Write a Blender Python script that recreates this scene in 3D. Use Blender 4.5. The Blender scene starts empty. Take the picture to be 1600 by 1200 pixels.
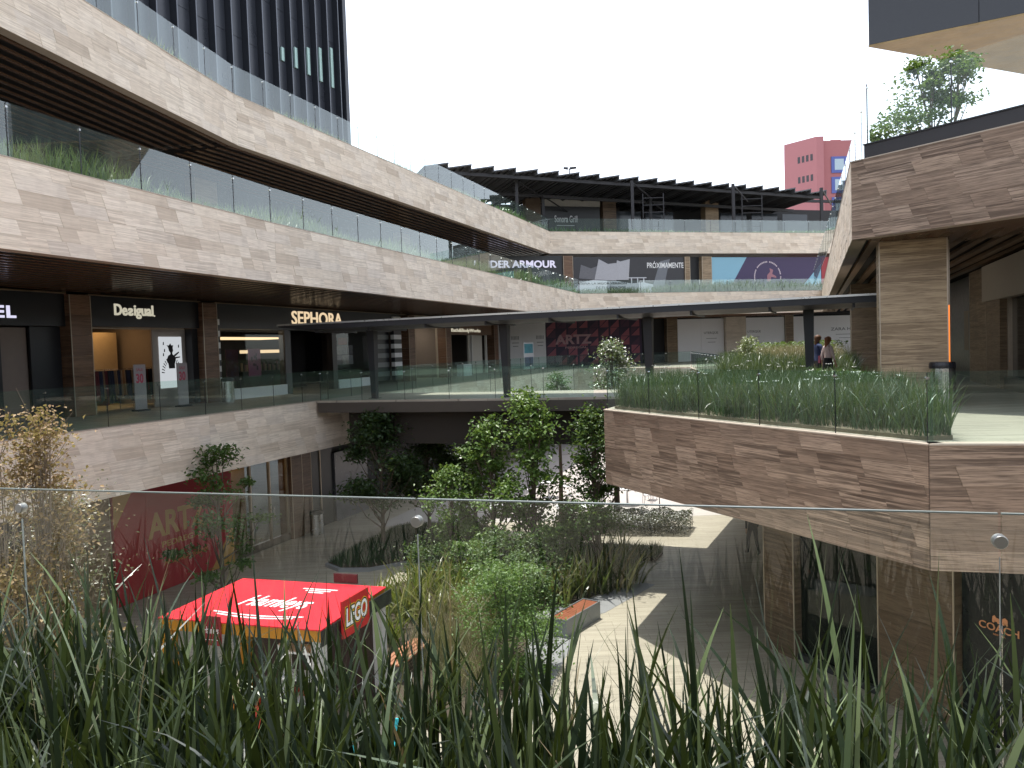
import bpy, math, random
import numpy as np
from mathutils import Vector, Matrix

# ------------------------------------------------------------------ camera, sky, sun, exposure
SC = bpy.context.scene
COL = SC.collection
R = math.radians
PITCH = math.atan(54 / 1250.0)
ROLL = 0.034
EYE = Vector((0, 0, 7.22))
cam_d = bpy.data.cameras.new('camera')
cam_d.sensor_width = 36
cam_d.lens = 36 * 1250 / 1600
cam_d.clip_start = 0.05
cam_d.clip_end = 2000
cam = bpy.data.objects.new('camera', cam_d)
COL.objects.link(cam)
_f = Vector((0, math.cos(PITCH), -math.sin(PITCH)))
_u0 = Vector((0, math.sin(PITCH), math.cos(PITCH)))
_r0 = Vector((1, 0, 0))
_r = math.cos(ROLL) * _r0 - math.sin(ROLL) * _u0
_u = math.cos(ROLL) * _u0 + math.sin(ROLL) * _r0
cam.matrix_world = Matrix(((_r.x, _u.x, -_f.x, EYE.x), (_r.y, _u.y, -_f.y, EYE.y), (_r.z, _u.z, -_f.z, EYE.z), (0, 0, 0, 1)))
SC.camera = cam

SUN = Vector((-0.13, 0.165, 0.98)).normalized()
elev = math.asin(SUN.z)
world = bpy.data.worlds.new('World')
SC.world = world
world.use_nodes = True
wn = world.node_tree
wn.nodes.clear()
sky = wn.nodes.new('ShaderNodeTexSky')
sky.sky_type = 'NISHITA'
sky.sun_disc = False
sky.sun_elevation = elev
sky.sun_rotation = math.atan2(SUN.x, SUN.y)
sky.altitude = 2200
sky.air_density = 1.0
sky.dust_density = 6.0
sky.ozone_density = 1.0
bg = wn.nodes.new('ShaderNodeBackground')
bg.inputs['Strength'].default_value = 0.15
wo = wn.nodes.new('ShaderNodeOutputWorld')
hsv = wn.nodes.new('ShaderNodeHueSaturation')   # thick white haze over the city
hsv.inputs['Saturation'].default_value = 0.35
wn.links.new(sky.outputs[0], hsv.inputs['Color'])
wn.links.new(hsv.outputs[0], bg.inputs[0])
wn.links.new(bg.outputs[0], wo.inputs[0])
sun_d = bpy.data.lights.new('sun', 'SUN')
sun_d.energy = 2.0
sun_d.angle = R(0.6)
sun_d.color = (1.0, 0.955, 0.88)
sun = bpy.data.objects.new('sun', sun_d)
COL.objects.link(sun)
sun.rotation_euler = SUN.to_track_quat('Z', 'Y').to_euler()
sun.location = (0, 0, 60)
SC.view_settings.view_transform = 'Standard'
SC.view_settings.look = 'None'
SC.view_settings.gamma = 1.0
SC.view_settings.exposure = 1.68
SC.cycles.max_bounces = 6
SC.cycles.diffuse_bounces = 3
SC.cycles.glossy_bounces = 3
SC.cycles.transparent_max_bounces = 24
SC.cycles.sample_clamp_indirect = 6.0

# ------------------------------------------------------------------ helpers
rng = random.Random(7)
nrng = np.random.default_rng(11)


class Frame:
    """A vertical plane: s along it (to the right seen from outside), o outwards, h height."""

    def __init__(self, P, d):
        self.P = Vector((P[0], P[1]))
        self.d = Vector(d).normalized()
        self.n = Vector((self.d.y, -self.d.x))
        self.a = math.atan2(self.d.y, self.d.x)

    def at(self, s, o, h):
        q = self.P + self.d * s + self.n * o
        return Vector((q.x, q.y, h))


class MB:
    def __init__(self):
        self.v = []
        self.f = []

    def add(self, vs, fs):
        k = len(self.v)
        self.v += [tuple(p) for p in vs]
        self.f += [tuple(i + k for i in f) for f in fs]
        return self

    def hexa(self, p):
        return self.add(p, [(0, 3, 2, 1), (4, 5, 6, 7), (0, 1, 5, 4), (1, 2, 6, 5), (2, 3, 7, 6), (3, 0, 4, 7)])

    def box(self, x0, x1, y0, y1, z0, z1):
        return self.hexa([(x0, y0, z0), (x1, y0, z0), (x1, y1, z0), (x0, y1, z0), (x0, y0, z1), (x1, y0, z1), (x1, y1, z1), (x0, y1, z1)])

    def fbox(self, F, s0, s1, o0, o1, h0, h1):
        # counter-clockwise from above: outward side is -y in (s, -o)
        a = [F.at(s0, o1, h0), F.at(s1, o1, h0), F.at(s1, o0, h0), F.at(s0, o0, h0)]
        b = [Vector((p.x, p.y, h1)) for p in a]
        return self.hexa(a + b)

    def prism(self, poly, z0, z1):
        n = len(poly)
        ar = sum(poly[i][0] * poly[(i + 1) % n][1] - poly[(i + 1) % n][0] * poly[i][1] for i in range(n))
        if ar < 0:
            poly = poly[::-1]
        vs = [(p[0], p[1], z0) for p in poly] + [(p[0], p[1], z1) for p in poly]
        fs = [tuple(range(n))[::-1], tuple(range(n, 2 * n))]
        for i in range(n):
            j = (i + 1) % n
            fs.append((i, j, n + j, n + i))
        return self.add(vs, fs)

    def fprism(self, F, poly, o0, o1):
        """polygon given in (s, h), extruded from o0 to o1"""
        n = len(poly)
        ar = sum(poly[i][0] * poly[(i + 1) % n][1] - poly[(i + 1) % n][0] * poly[i][1] for i in range(n))
        if ar < 0:
            poly = poly[::-1]
        vs = [F.at(p[0], o0, p[1]) for p in poly] + [F.at(p[0], o1, p[1]) for p in poly]
        fs = [tuple(range(n))[::-1], tuple(range(n, 2 * n))]
        for i in range(n):
            j = (i + 1) % n
            fs.append((i, j, n + j, n + i))
        return self.add(vs, fs)

    def tube(self, pts, rad, n=8, cap=True):
        pts = [Vector(p) for p in pts]
        if not hasattr(rad, '__len__'):
            rad = [rad] * len(pts)
        rings = []
        for i, p in enumerate(pts):
            t = (pts[min(i + 1, len(pts) - 1)] - pts[max(i - 1, 0)]).normalized()
            a = t.orthogonal().normalized() if i == 0 else (pa - t * pa.dot(t)).normalized()
            pa = a
            b = t.cross(a)
            rings.append([p + (a * math.cos(2 * math.pi * k / n) + b * math.sin(2 * math.pi * k / n)) * rad[i] for k in range(n)])
        vs = [q for r_ in rings for q in r_]
        fs = []
        for i in range(len(pts) - 1):
            for k in range(n):
                k2 = (k + 1) % n
                fs.append((i * n + k, i * n + k2, (i + 1) * n + k2, (i + 1) * n + k))
        if cap:
            fs.append(tuple(range(n))[::-1])
            fs.append(tuple(range((len(pts) - 1) * n, len(pts) * n)))
        return self.add(vs, fs)

    def lathe(self, prof, c, n=20):
        """profile (r, z) revolved about the vertical through c"""
        vs = []
        for r_, z in prof:
            for k in range(n):
                a = 2 * math.pi * k / n
                vs.append((c[0] + r_ * math.cos(a), c[1] + r_ * math.sin(a), c[2] + z))
        fs = []
        for i in range(len(prof) - 1):
            for k in range(n):
                k2 = (k + 1) % n
                fs.append((i * n + k, i * n + k2, (i + 1) * n + k2, (i + 1) * n + k))
        fs.append(tuple(range(n))[::-1])
        fs.append(tuple(range((len(prof) - 1) * n, len(prof) * n)))
        return self.add(vs, fs)

    def mesh(self, name):
        me = bpy.data.meshes.new(name)
        me.from_pydata(self.v, [], self.f)
        me.update()
        return me

    def build(self, name, m, parent=None, smooth=False):
        return obj(name, self.mesh(name), m, parent, smooth)


def obj(name, me, m, parent=None, smooth=False):
    if m is not None and len(me.materials) == 0:
        me.materials.append(m)
    if smooth:
        me.polygons.foreach_set('use_smooth', [True] * len(me.polygons))
    o = bpy.data.objects.new(name, me)
    COL.objects.link(o)
    if parent is not None:
        o.parent = parent
        w = Vector((0, 0, 0))
        q = parent
        while q is not None:
            w += q.location
            q = q.parent
        o.location = -w
    return o


def thing(name, label, cat, loc=(0, 0, 0), group=None, kind=None):
    o = bpy.data.objects.new(name, None)
    o.empty_display_size = 0.3
    COL.objects.link(o)
    o.location = loc
    tag(o, label, cat, group, kind)
    return o


def tag(o, label=None, cat=None, group=None, kind=None):
    if label:
        o['label'] = label
    if cat:
        o['category'] = cat
    if group:
        o['group'] = group
    if kind:
        o['kind'] = kind
    return o


def struct(name, mb, m):
    o = mb.build(name, m)
    o['kind'] = 'structure'
    return o


def npmesh(name, V, Fq):
    """mesh from numpy arrays of vertices and faces (all quads or all tris)"""
    me = bpy.data.meshes.new(name)
    k = Fq.shape[1]
    me.vertices.add(len(V))
    me.vertices.foreach_set('co', np.ascontiguousarray(V, dtype=np.float32).ravel())
    me.loops.add(Fq.size)
    me.loops.foreach_set('vertex_index', np.ascontiguousarray(Fq, dtype=np.int32).ravel())
    me.polygons.add(len(Fq))
    me.polygons.foreach_set('loop_start', np.arange(0, Fq.size, k, dtype=np.int32))
    me.update(calc_edges=True)
    return me


# ------------------------------------------------------------------ materials
class NT:
    def __init__(self, name):
        self.m = bpy.data.materials.new(name)
        self.m.use_nodes = True
        self.t = self.m.node_tree
        self.t.nodes.clear()
        self.out = self.n('ShaderNodeOutputMaterial')

    def n(self, typ, **kw):
        x = self.t.nodes.new(typ)
        for k, v in kw.items():
            if k.startswith('i_'):
                key = k[2:]
                key = int(key) if key.isdigit() else key.replace('_', ' ')
                x.inputs[key].default_value = v
            else:
                setattr(x, k, v)
        return x

    def l(self, a, b):
        self.t.links.new(a, b)

    def math(self, op, a, b=None):
        x = self.n('ShaderNodeMath', operation=op)
        for i, q in enumerate((a, b)):
            if q is None:
                continue
            if isinstance(q, (int, float)):
                x.inputs[i].default_value = q
            else:
                self.l(q, x.inputs[i])
        return x.outputs[0]

    def mix(self, fac, a, b, typ='MIX'):
        x = self.n('ShaderNodeMix', data_type='RGBA', blend_type=typ)
        for i, q in ((0, fac), (6, a), (7, b)):
            if isinstance(q, (int, float)):
                x.inputs[i].default_value = q
            elif isinstance(q, (tuple, list)):
                x.inputs[i].default_value = (*q[:3], 1)
            else:
                self.l(q, x.inputs[i])
        return x.outputs[2]

    def ramp(self, fac, stops):
        x = self.n('ShaderNodeValToRGB')
        cr = x.color_ramp
        while len(cr.elements) < len(stops):
            cr.elements.new(0.5)
        for e, (p, c) in zip(cr.elements, stops):
            e.position = p
            e.color = (*c[:3], 1) if len(c) >= 3 else (c[0], c[0], c[0], 1)
        self.l(fac, x.inputs[0])
        return x.outputs[0]

    def coords(self, scale, which='Object', offset=None):
        tc = self.n('ShaderNodeTexCoord')
        src = tc.outputs[which]
        if offset is not None:
            va = self.n('ShaderNodeVectorMath', operation='ADD')
            self.l(src, va.inputs[0])
            self.l(offset, va.inputs[1])
            src = va.outputs[0]
        mp = self.n('ShaderNodeMapping')
        mp.inputs['Scale'].default_value = scale
        self.l(src, mp.inputs[0])
        return mp.outputs[0]

    def noise(self, vec, scale, detail=4, rough=0.55, dist=0.0):
        x = self.n('ShaderNodeTexNoise')
        x.inputs['Scale'].default_value = scale
        x.inputs['Detail'].default_value = detail
        x.inputs['Roughness'].default_value = rough
        x.inputs['Distortion'].default_value = dist
        self.l(vec, x.inputs['Vector'])
        return x.outputs[0]

    def bump(self, h, strength, dist=0.01):
        x = self.n('ShaderNodeBump')
        x.inputs['Strength'].default_value = strength
        x.inputs['Distance'].default_value = dist
        self.l(h, x.inputs['Height'])
        return x.outputs[0]

    def principled(self, color, rough=0.5, metal=0.0, normal=None, spec=0.5):
        x = self.n('ShaderNodeBsdfPrincipled')
        for key, q in (('Base Color', color), ('Roughness', rough), ('Metallic', metal), ('Specular IOR Level', spec)):
            if isinstance(q, (int, float)):
                x.inputs[key].default_value = q
            elif isinstance(q, (tuple, list)):
                x.inputs[key].default_value = (*q[:3], 1)
            else:
                self.l(q, x.inputs[key])
        if normal is not None:
            self.l(normal, x.inputs['Normal'])
        return x

    def done(self, sh):
        self.l(sh.outputs[0] if hasattr(sh, 'outputs') else sh, self.out.inputs[0])
        return self.m

    def rnd(self):
        oi = self.n('ShaderNodeObjectInfo')
        ge = self.n('ShaderNodeNewGeometry')
        return self.math('FRACT', self.math('ADD', oi.outputs['Random'], ge.outputs['Random Per Island']))


MATS = {}


def M(name, color, rough=0.5, metal=0.0, var=0.12, scale=6.0, bump=0.0, spec=0.5):
    """painted / plain surface with a little uneven wear"""
    if name in MATS:
        return MATS[name]
    t = NT(name)
    vec = t.coords((1, 1, 1))
    nz = t.noise(vec, scale, 5, 0.6)
    dk = tuple(c * (1 - var) for c in color)
    lt = tuple(min(1, c * (1 + var)) for c in color)
    col = t.mix(nz, dk, lt)
    nrm = t.bump(t.noise(vec, scale * 8, 3), bump) if bump else None
    rg = t.math('MULTIPLY_ADD', nz, 0.2)
    rg.node.inputs[2].default_value = max(0.02, rough - 0.1)
    MATS[name] = t.done(t.principled(col, rg, metal, nrm, spec))
    return MATS[name]


def emit(name, color, strength):
    if name not in MATS:
        t = NT(name)
        e = t.n('ShaderNodeEmission')
        e.inputs[0].default_value = (*color, 1)
        e.inputs[1].default_value = strength
        MATS[name] = t.done(e)
    return MATS[name]


def stone(name, tones, vein, vein_amt=0.6, rough=0.75, zs=16.0, per_piece=True):
    """banded travertine; each piece picks its own tone and its own veins"""
    t = NT(name)
    if per_piece:
        r = t.rnd()
        off = t.n('ShaderNodeCombineXYZ')
        t.l(t.math('MULTIPLY', r, 37.0), off.inputs[0])
        t.l(t.math('MULTIPLY', r, 71.0), off.inputs[2])
        vec = t.coords((1, 1, 1), 'Object', off.outputs[0])
        base = t.ramp(r, [(i / (len(tones) - 1), c) for i, c in enumerate(tones)])
        vs_ = t.ramp(t.math('FRACT', t.math('MULTIPLY', r, 13.7)), [(0.0, (0.25,) * 3), (0.55, (0.6,) * 3), (1.0, (1.0,) * 3)])
    else:
        vec = t.coords((1, 1, 1))
        r0 = t.noise(vec, 0.6, 3)
        base = t.ramp(r0, [(0.25 + 0.5 * i / (len(tones) - 1), c) for i, c in enumerate(tones)])
        vs_ = None
    mp = t.n('ShaderNodeMapping')
    mp.inputs['Scale'].default_value = (0.55, 0.55, zs)
    t.l(vec, mp.inputs[0])
    n1 = t.noise(mp.outputs[0], 1.0, 6, 0.62, 0.6)
    mp2 = t.n('ShaderNodeMapping')
    mp2.inputs['Scale'].default_value = (2.5, 2.5, zs * 3.2)
    t.l(vec, mp2.inputs[0])
    n2 = t.noise(mp2.outputs[0], 1.0, 4, 0.6)
    v = t.ramp(n1, [(0.44, (0, 0, 0)), (0.52, (0.7,) * 3), (0.60, (1, 1, 1))])
    fac = t.math('MULTIPLY', v, vein_amt)
    if vs_ is not None:
        fac = t.math('MULTIPLY', fac, vs_)
    c = t.mix(fac, base, vein)
    c = t.mix(t.ramp(n2, [(0.48, (0, 0, 0)), (0.66, (0.75 * vein_amt,) * 3)]), c, vein)
    # weather streaks
    st = t.noise(t.coords((1.3, 1.3, 0.35)), 1.0, 4, 0.6)
    c = t.mix(t.ramp(st, [(0.5, (0, 0, 0)), (0.8, (0.28,) * 3)]), c, (0.12, 0.095, 0.08))
    nrm = t.bump(t.math('ADD', t.math('MULTIPLY', n1, -1.0), t.math('MULTIPLY', n2, -0.4)), 0.35, 0.012)
    MATS[name] = t.done(t.principled(c, rough, 0, nrm, 0.35))
    return MATS[name]


def glass(name, tint, dust=0.03, rough=0.0, ior=1.5):
    t = NT(name)
    tr = t.n('ShaderNodeBsdfTransparent')
    tr.inputs[0].default_value = (*tint, 1)
    gl = t.n('ShaderNodeBsdfGlossy')
    gl.inputs['Color'].default_value = (0.92, 0.97, 0.96, 1)
    gl.inputs['Roughness'].default_value = rough
    fr = t.n('ShaderNodeFresnel')
    fr.inputs[0].default_value = ior
    mx = t.n('ShaderNodeMixShader')
    ge = t.n('ShaderNodeNewGeometry')
    t.l(t.math('MULTIPLY', fr.outputs[0], t.math('SUBTRACT', 1.0, ge.outputs['Backfacing'])), mx.inputs[0])
    t.l(tr.outputs[0], mx.inputs[1])
    t.l(gl.outputs[0], mx.inputs[2])
    df = t.n('ShaderNodeBsdfDiffuse')
    df.inputs[0].default_value = (0.52, 0.64, 0.57, 1)
    nz = t.noise(t.coords((1.2, 1.2, 0.5)), 2.0, 6, 0.65)
    fac = t.ramp(nz, [(0.25, (dust * 0.5,) * 3), (0.8, (dust * 1.7,) * 3)])
    m2 = t.n('ShaderNodeMixShader')
    t.l(fac, m2.inputs[0])
    t.l(mx.outputs[0], m2.inputs[1])
    t.l(df.outputs[0], m2.inputs[2])
    MATS[name] = t.done(m2)
    return MATS[name]


def leafmat(name, cols, trans=0.35, gloss=0.12, rough=0.4):
    t = NT(name)
    r = t.rnd()
    c = t.ramp(r, [(i / (len(cols) - 1), q) for i, q in enumerate(cols)])
    d = t.n('ShaderNodeBsdfDiffuse')
    t.l(c, d.inputs[0])
    tl = t.n('ShaderNodeBsdfTranslucent')
    t.l(t.mix(0.55, c, (0.16, 0.22, 0.03)), tl.inputs[0])
    m1 = t.n('ShaderNodeMixShader')
    m1.inputs[0].default_value = trans
    t.l(d.outputs[0], m1.inputs[1])
    t.l(tl.outputs[0], m1.inputs[2])
    g = t.n('ShaderNodeBsdfGlossy')
    g.inputs['Roughness'].default_value = rough
    m2 = t.n('ShaderNodeMixShader')
    lw = t.n('ShaderNodeLayerWeight')
    lw.inputs[0].default_value = 0.3
    t.l(t.math('MULTIPLY_ADD', lw.outputs['Fresnel'], gloss * 2), m2.inputs[0])
    m2.inputs[0].links[0].from_node.inputs[2].default_value = gloss * 0.35
    t.l(m1.outputs[0], m2.inputs[1])
    t.l(g.outputs[0], m2.inputs[2])
    MATS[name] = t.done(m2)
    return MATS[name]


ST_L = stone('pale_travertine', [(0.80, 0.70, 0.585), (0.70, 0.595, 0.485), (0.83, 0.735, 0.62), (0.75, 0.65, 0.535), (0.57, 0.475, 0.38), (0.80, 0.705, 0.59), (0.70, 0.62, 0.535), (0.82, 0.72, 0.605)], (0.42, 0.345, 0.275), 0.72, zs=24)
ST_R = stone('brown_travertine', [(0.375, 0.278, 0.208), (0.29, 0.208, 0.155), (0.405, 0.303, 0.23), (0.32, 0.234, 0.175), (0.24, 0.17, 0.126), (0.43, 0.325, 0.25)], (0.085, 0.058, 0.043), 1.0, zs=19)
ST_C = stone('column_travertine', [(0.30, 0.218, 0.135), (0.25, 0.178, 0.11), (0.325, 0.24, 0.152), (0.27, 0.198, 0.125)], (0.11, 0.072, 0.042), 0.85, rough=0.5, zs=11)
ST_A = stone('tan_travertine', [(0.46, 0.35, 0.225), (0.40, 0.30, 0.19), (0.49, 0.375, 0.245), (0.43, 0.325, 0.21)], (0.17, 0.115, 0.07), 0.9, rough=0.55, zs=12)
ST_D = stone('walnut_travertine', [(0.20, 0.115, 0.07), (0.165, 0.092, 0.056), (0.225, 0.13, 0.08), (0.18, 0.102, 0.062)], (0.075, 0.04, 0.024), 0.8, rough=0.35, zs=11)
ST_COP = M('stone_coping', (0.40, 0.34, 0.28), 0.7, var=0.15)
GROUT = M('dark_joint', (0.33, 0.27, 0.225), 0.9)
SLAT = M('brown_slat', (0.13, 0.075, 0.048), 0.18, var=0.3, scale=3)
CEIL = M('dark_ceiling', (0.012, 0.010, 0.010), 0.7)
STEEL = M('dark_steel', (0.030, 0.030, 0.034), 0.5, 0.0, spec=0.3)
BLACK = M('black_paint', (0.012, 0.013, 0.017), 0.35)
BLACKM = M('black_matte', (0.01, 0.01, 0.012), 0.6)
TRIM = M('pale_metal_trim', (0.45, 0.38, 0.30), 0.4, 0.5)
CHROME = M('satin_steel', (0.6, 0.6, 0.6), 0.25, 1.0, var=0.05)
WHITE = M('white_paint', (0.78, 0.78, 0.80), 0.5, var=0.04, scale=2)
GLASS = glass('rail_glass', (0.90, 0.955, 0.94), 0.022, ior=1.9)
GLASS_G = glass('green_rail_glass', (0.87, 0.945, 0.92), 0.012, ior=1.5)
GLASS_F = glass('near_rail_glass', (0.965, 0.985, 0.975), 0.005)
SHOPGLASS = glass('shop_glass', (0.75, 0.78, 0.78), 0.004, ior=1.3)
ST_G = stone('shaded_travertine', [(0.15, 0.10, 0.062), (0.118, 0.078, 0.048), (0.165, 0.113, 0.072), (0.13, 0.09, 0.058)], (0.05, 0.031, 0.019), 0.85, rough=0.5, zs=11)  # column stone darkened, deep shade painted into its colour
GLASS_C = glass('clear_fence_glass', (0.95, 0.975, 0.97), 0.012, ior=1.4)
SOIL = M('planter_soil', (0.06, 0.045, 0.03), 0.95, var=0.4, scale=20, bump=0.5)

# ------------------------------------------------------------------ levels and plan lines (metres)
L0, L1, L2, L3 = 0.0, 5.6, 11.2, 16.5
P3 = [(-13.6, 2.0), (-9.4, 28.6), (3.4, 64.2)]
P3B = [(3.4, 64.2), (31.0, 71.6)]
P2 = [(-13.4, 2.0), (-6.9, 23.9), (5.3, 60.0)]
P2B = [(5.3, 60.0), (27.0, 66.3)]
P1 = [(-16.85, 2.0), (-9.0, 23.6), (-6.2, 31.2), (5.0, 60.6)]
P1B = [(5.0, 60.6), (12.1, 54.2)]
PT = [(2.35, 20.44), (6.18, 11.86)]
PTE = [(6.18, 11.86), (14.0, 9.7)]
PTV = [(12.1, 54.2), (9.0, 34.4), (2.35, 20.44)]
PR2F = [(7.85, 18.3), (13.2, 10.4)]
PR2L = [(26.0, 66.7), (7.85, 18.3)]
LF = Frame((-13.1, 25.3), (.36, 1))
GF = Frame((-11.8, 23.2), (.36, 1))
B1 = Frame((4, 68.5), (.96, .28))
B2 = Frame((4, 64.3), (.96, .28))
B3 = Frame((3, 72), (.96, .28))
RF = Frame((15.6, 27), (-.352, -.936))
TF = Frame((2.35 + .913 * 2.4, 20.44 + .408 * 2.4), (.4077, -.9131))


# ------------------------------------------------------------------ floor materials
def paving(name, a, b, joint, row, length, ang, rough=0.5):
    t = NT(name)
    tc = t.n('ShaderNodeTexCoord')
    mp = t.n('ShaderNodeMapping')
    mp.inputs['Rotation'].default_value = (0, 0, ang)
    t.l(tc.outputs['Object'], mp.inputs[0])
    br = t.n('ShaderNodeTexBrick')
    br.inputs['Scale'].default_value = 1.0
    br.inputs['Mortar Size'].default_value = 0.006
    br.inputs['Brick Width'].default_value = length
    br.inputs['Row Height'].default_value = row
    br.inputs['Bias'].default_value = 0.0
    br.inputs['Color1'].default_value = (*a, 1)
    br.inputs['Color2'].default_value = (*b, 1)
    br.inputs['Mortar'].default_value = (*joint, 1)
    t.l(mp.outputs[0], br.inputs[0])
    m2 = t.n('ShaderNodeMapping')
    m2.inputs['Scale'].default_value = (0.7, 9.0, 1)
    t.l(mp.outputs[0], m2.inputs[0])
    v = t.noise(m2.outputs[0], 1.0, 6, 0.6, 0.4)
    c = t.mix(t.ramp(v, [(0.42, (0, 0, 0)), (0.7, (0.7,) * 3)]), br.outputs[0], tuple(x * 0.55 for x in a))
    d = t.noise(mp.outputs[0], 0.35, 5, 0.6)
    c = t.mix(t.ramp(d, [(0.45, (0, 0, 0)), (0.75, (0.3,) * 3)]), c, tuple(x * 0.6 for x in b))
    nrm = t.bump(t.math('SUBTRACT', 1.0, br.outputs['Fac']), 0.3, 0.004)
    MATS[name] = t.done(t.principled(c, t.math('MULTIPLY_ADD', v, 0.35), 0, nrm, 0.4))
    t.out.inputs[0].links[0].from_node.inputs['Roughness'].links[0].from_node.inputs[2].default_value = rough - 0.15
    return MATS[name]


PAVE = paving('plaza_travertine', (0.425, 0.38, 0.30), (0.36, 0.32, 0.255), (0.22, 0.185, 0.145), 0.34, 1.6, 0.0, 0.5)
PAVE1 = paving('terrace_travertine', (0.405, 0.36, 0.295), (0.35, 0.31, 0.255), (0.2, 0.17, 0.14), 0.40, 1.6, 0.15, 0.5)
GREYPAVE = M('grey_granite', (0.24, 0.24, 0.245), 0.6, var=0.12, scale=30)
ASPH = M('far_ground', (0.12, 0.115, 0.10), 0.9, var=0.2, scale=0.1)

# ------------------------------------------------------------------ ground and slabs
g = struct('ground', MB().prism([(-900, -300), (900, -300), (900, 1500), (-900, 1500)], -0.6, -0.02), ASPH)
struct('plaza_floor', MB().prism([(-40, -12), (60, -12), (60, 95), (-40, 95)], -0.3, 0.0), PAVE)


def off_poly(pts, dx):
    return [(p[0] + dx, p[1]) for p in pts]


def inset(pts, o):
    """shift a left-to-right polyline backwards by o"""
    out = []
    for i, p in enumerate(pts):
        ns = []
        if i > 0:
            ns.append(Frame(pts[i - 1], (p[0] - pts[i - 1][0], p[1] - pts[i - 1][1])).n)
        if i < len(pts) - 1:
            ns.append(Frame(p, (pts[i + 1][0] - p[0], pts[i + 1][1] - p[1])).n)
        n = sum(ns, Vector((0, 0)))
        n = n.normalized() / max(0.5, n.normalized().dot(ns[0]))
        out.append((p[0] - n.x * o, p[1] - n.y * o))
    return out


def slab(name, front, back, z1, t, m):
    return struct(name, MB().prism(list(front) + list(back), z1 - t, z1), m)


slab('walkway_left', inset(P1, .12), [(5, 78), (-14, 78), (-32, 40), (-32, 2)], L1, .5, PAVE1)
slab('upper_floor_left', inset(P2 + P2B[1:], .12), [(45, 70), (45, 95), (-20, 95), (-40, 40), (-32, 2)], L2 - .12, .5, PAVE1)
slab('roof_floor_left', inset(P3 + P3B[1:], .12), [(60, 80), (60, 110), (-20, 110), (-50, 50), (-40, 2)], L3 - .12, .5, PAVE1)
slab('walkway_back', [(5.02, 60.7), (12.1, 54.35), (50, 57), (50, 85), (5.02, 85)], [], L1 - .006, .5, PAVE1)
slab('terrace_floor', [(2.5, 20.44), (6.22, 12.0), (14.0, 9.85), (60, 9.85), (60, 56.9), (12.2, 54.2), (9.12, 34.4)], [], L1, .6, PAVE1)
slab('upper_floor_right', [(25.9, 66.2), (8.0, 18.4), (13.3, 10.6), (60, 10.6), (60, 66.2)], [], L2 - .12, .5, PAVE1)
# the photographer's own gallery
RAIL = Frame((-2.01, 3.23), (3.33, -1.04))
q0, q1 = RAIL.at(-9, -.22, 0), RAIL.at(14, -.22, 0)
slab('gallery_floor', [(q0.x, q0.y), (q1.x, q1.y), (q1.x, -9), (q0.x, -9)], [], L1, .5, PAVE1)

# ------------------------------------------------------------------ stone parapets built from tiles
TILE_LEN = [0.62, 0.9, 1.15, 1.45]
TILE_MESH = {}


def clip_poly(poly, a, b):
    def half(pl, k, sgn):
        out = []
        for i in range(len(pl)):
            p, q = pl[i], pl[(i + 1) % len(pl)]
            pi, qi = sgn * (p[0] - k) >= 0, sgn * (q[0] - k) >= 0
            if pi:
                out.append(p)
            if pi != qi:
                t_ = (k - p[0]) / (q[0] - p[0])
                out.append((k, p[1] + t_ * (q[1] - p[1])))
        return out
    pl = half(poly, a, 1)
    return half(pl, b, -1) if len(pl) > 2 else pl


def tile_geo(poly, th):
    n = len(poly)
    vs = [(p[0], 0, p[1]) for p in poly] + [(p[0], -th, p[1]) for p in poly]
    fs = [tuple(range(n, 2 * n))]
    for i in range(n):
        j = (i + 1) % n
        fs.append((i, j, n + j, n + i))
    return vs, fs


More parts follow.
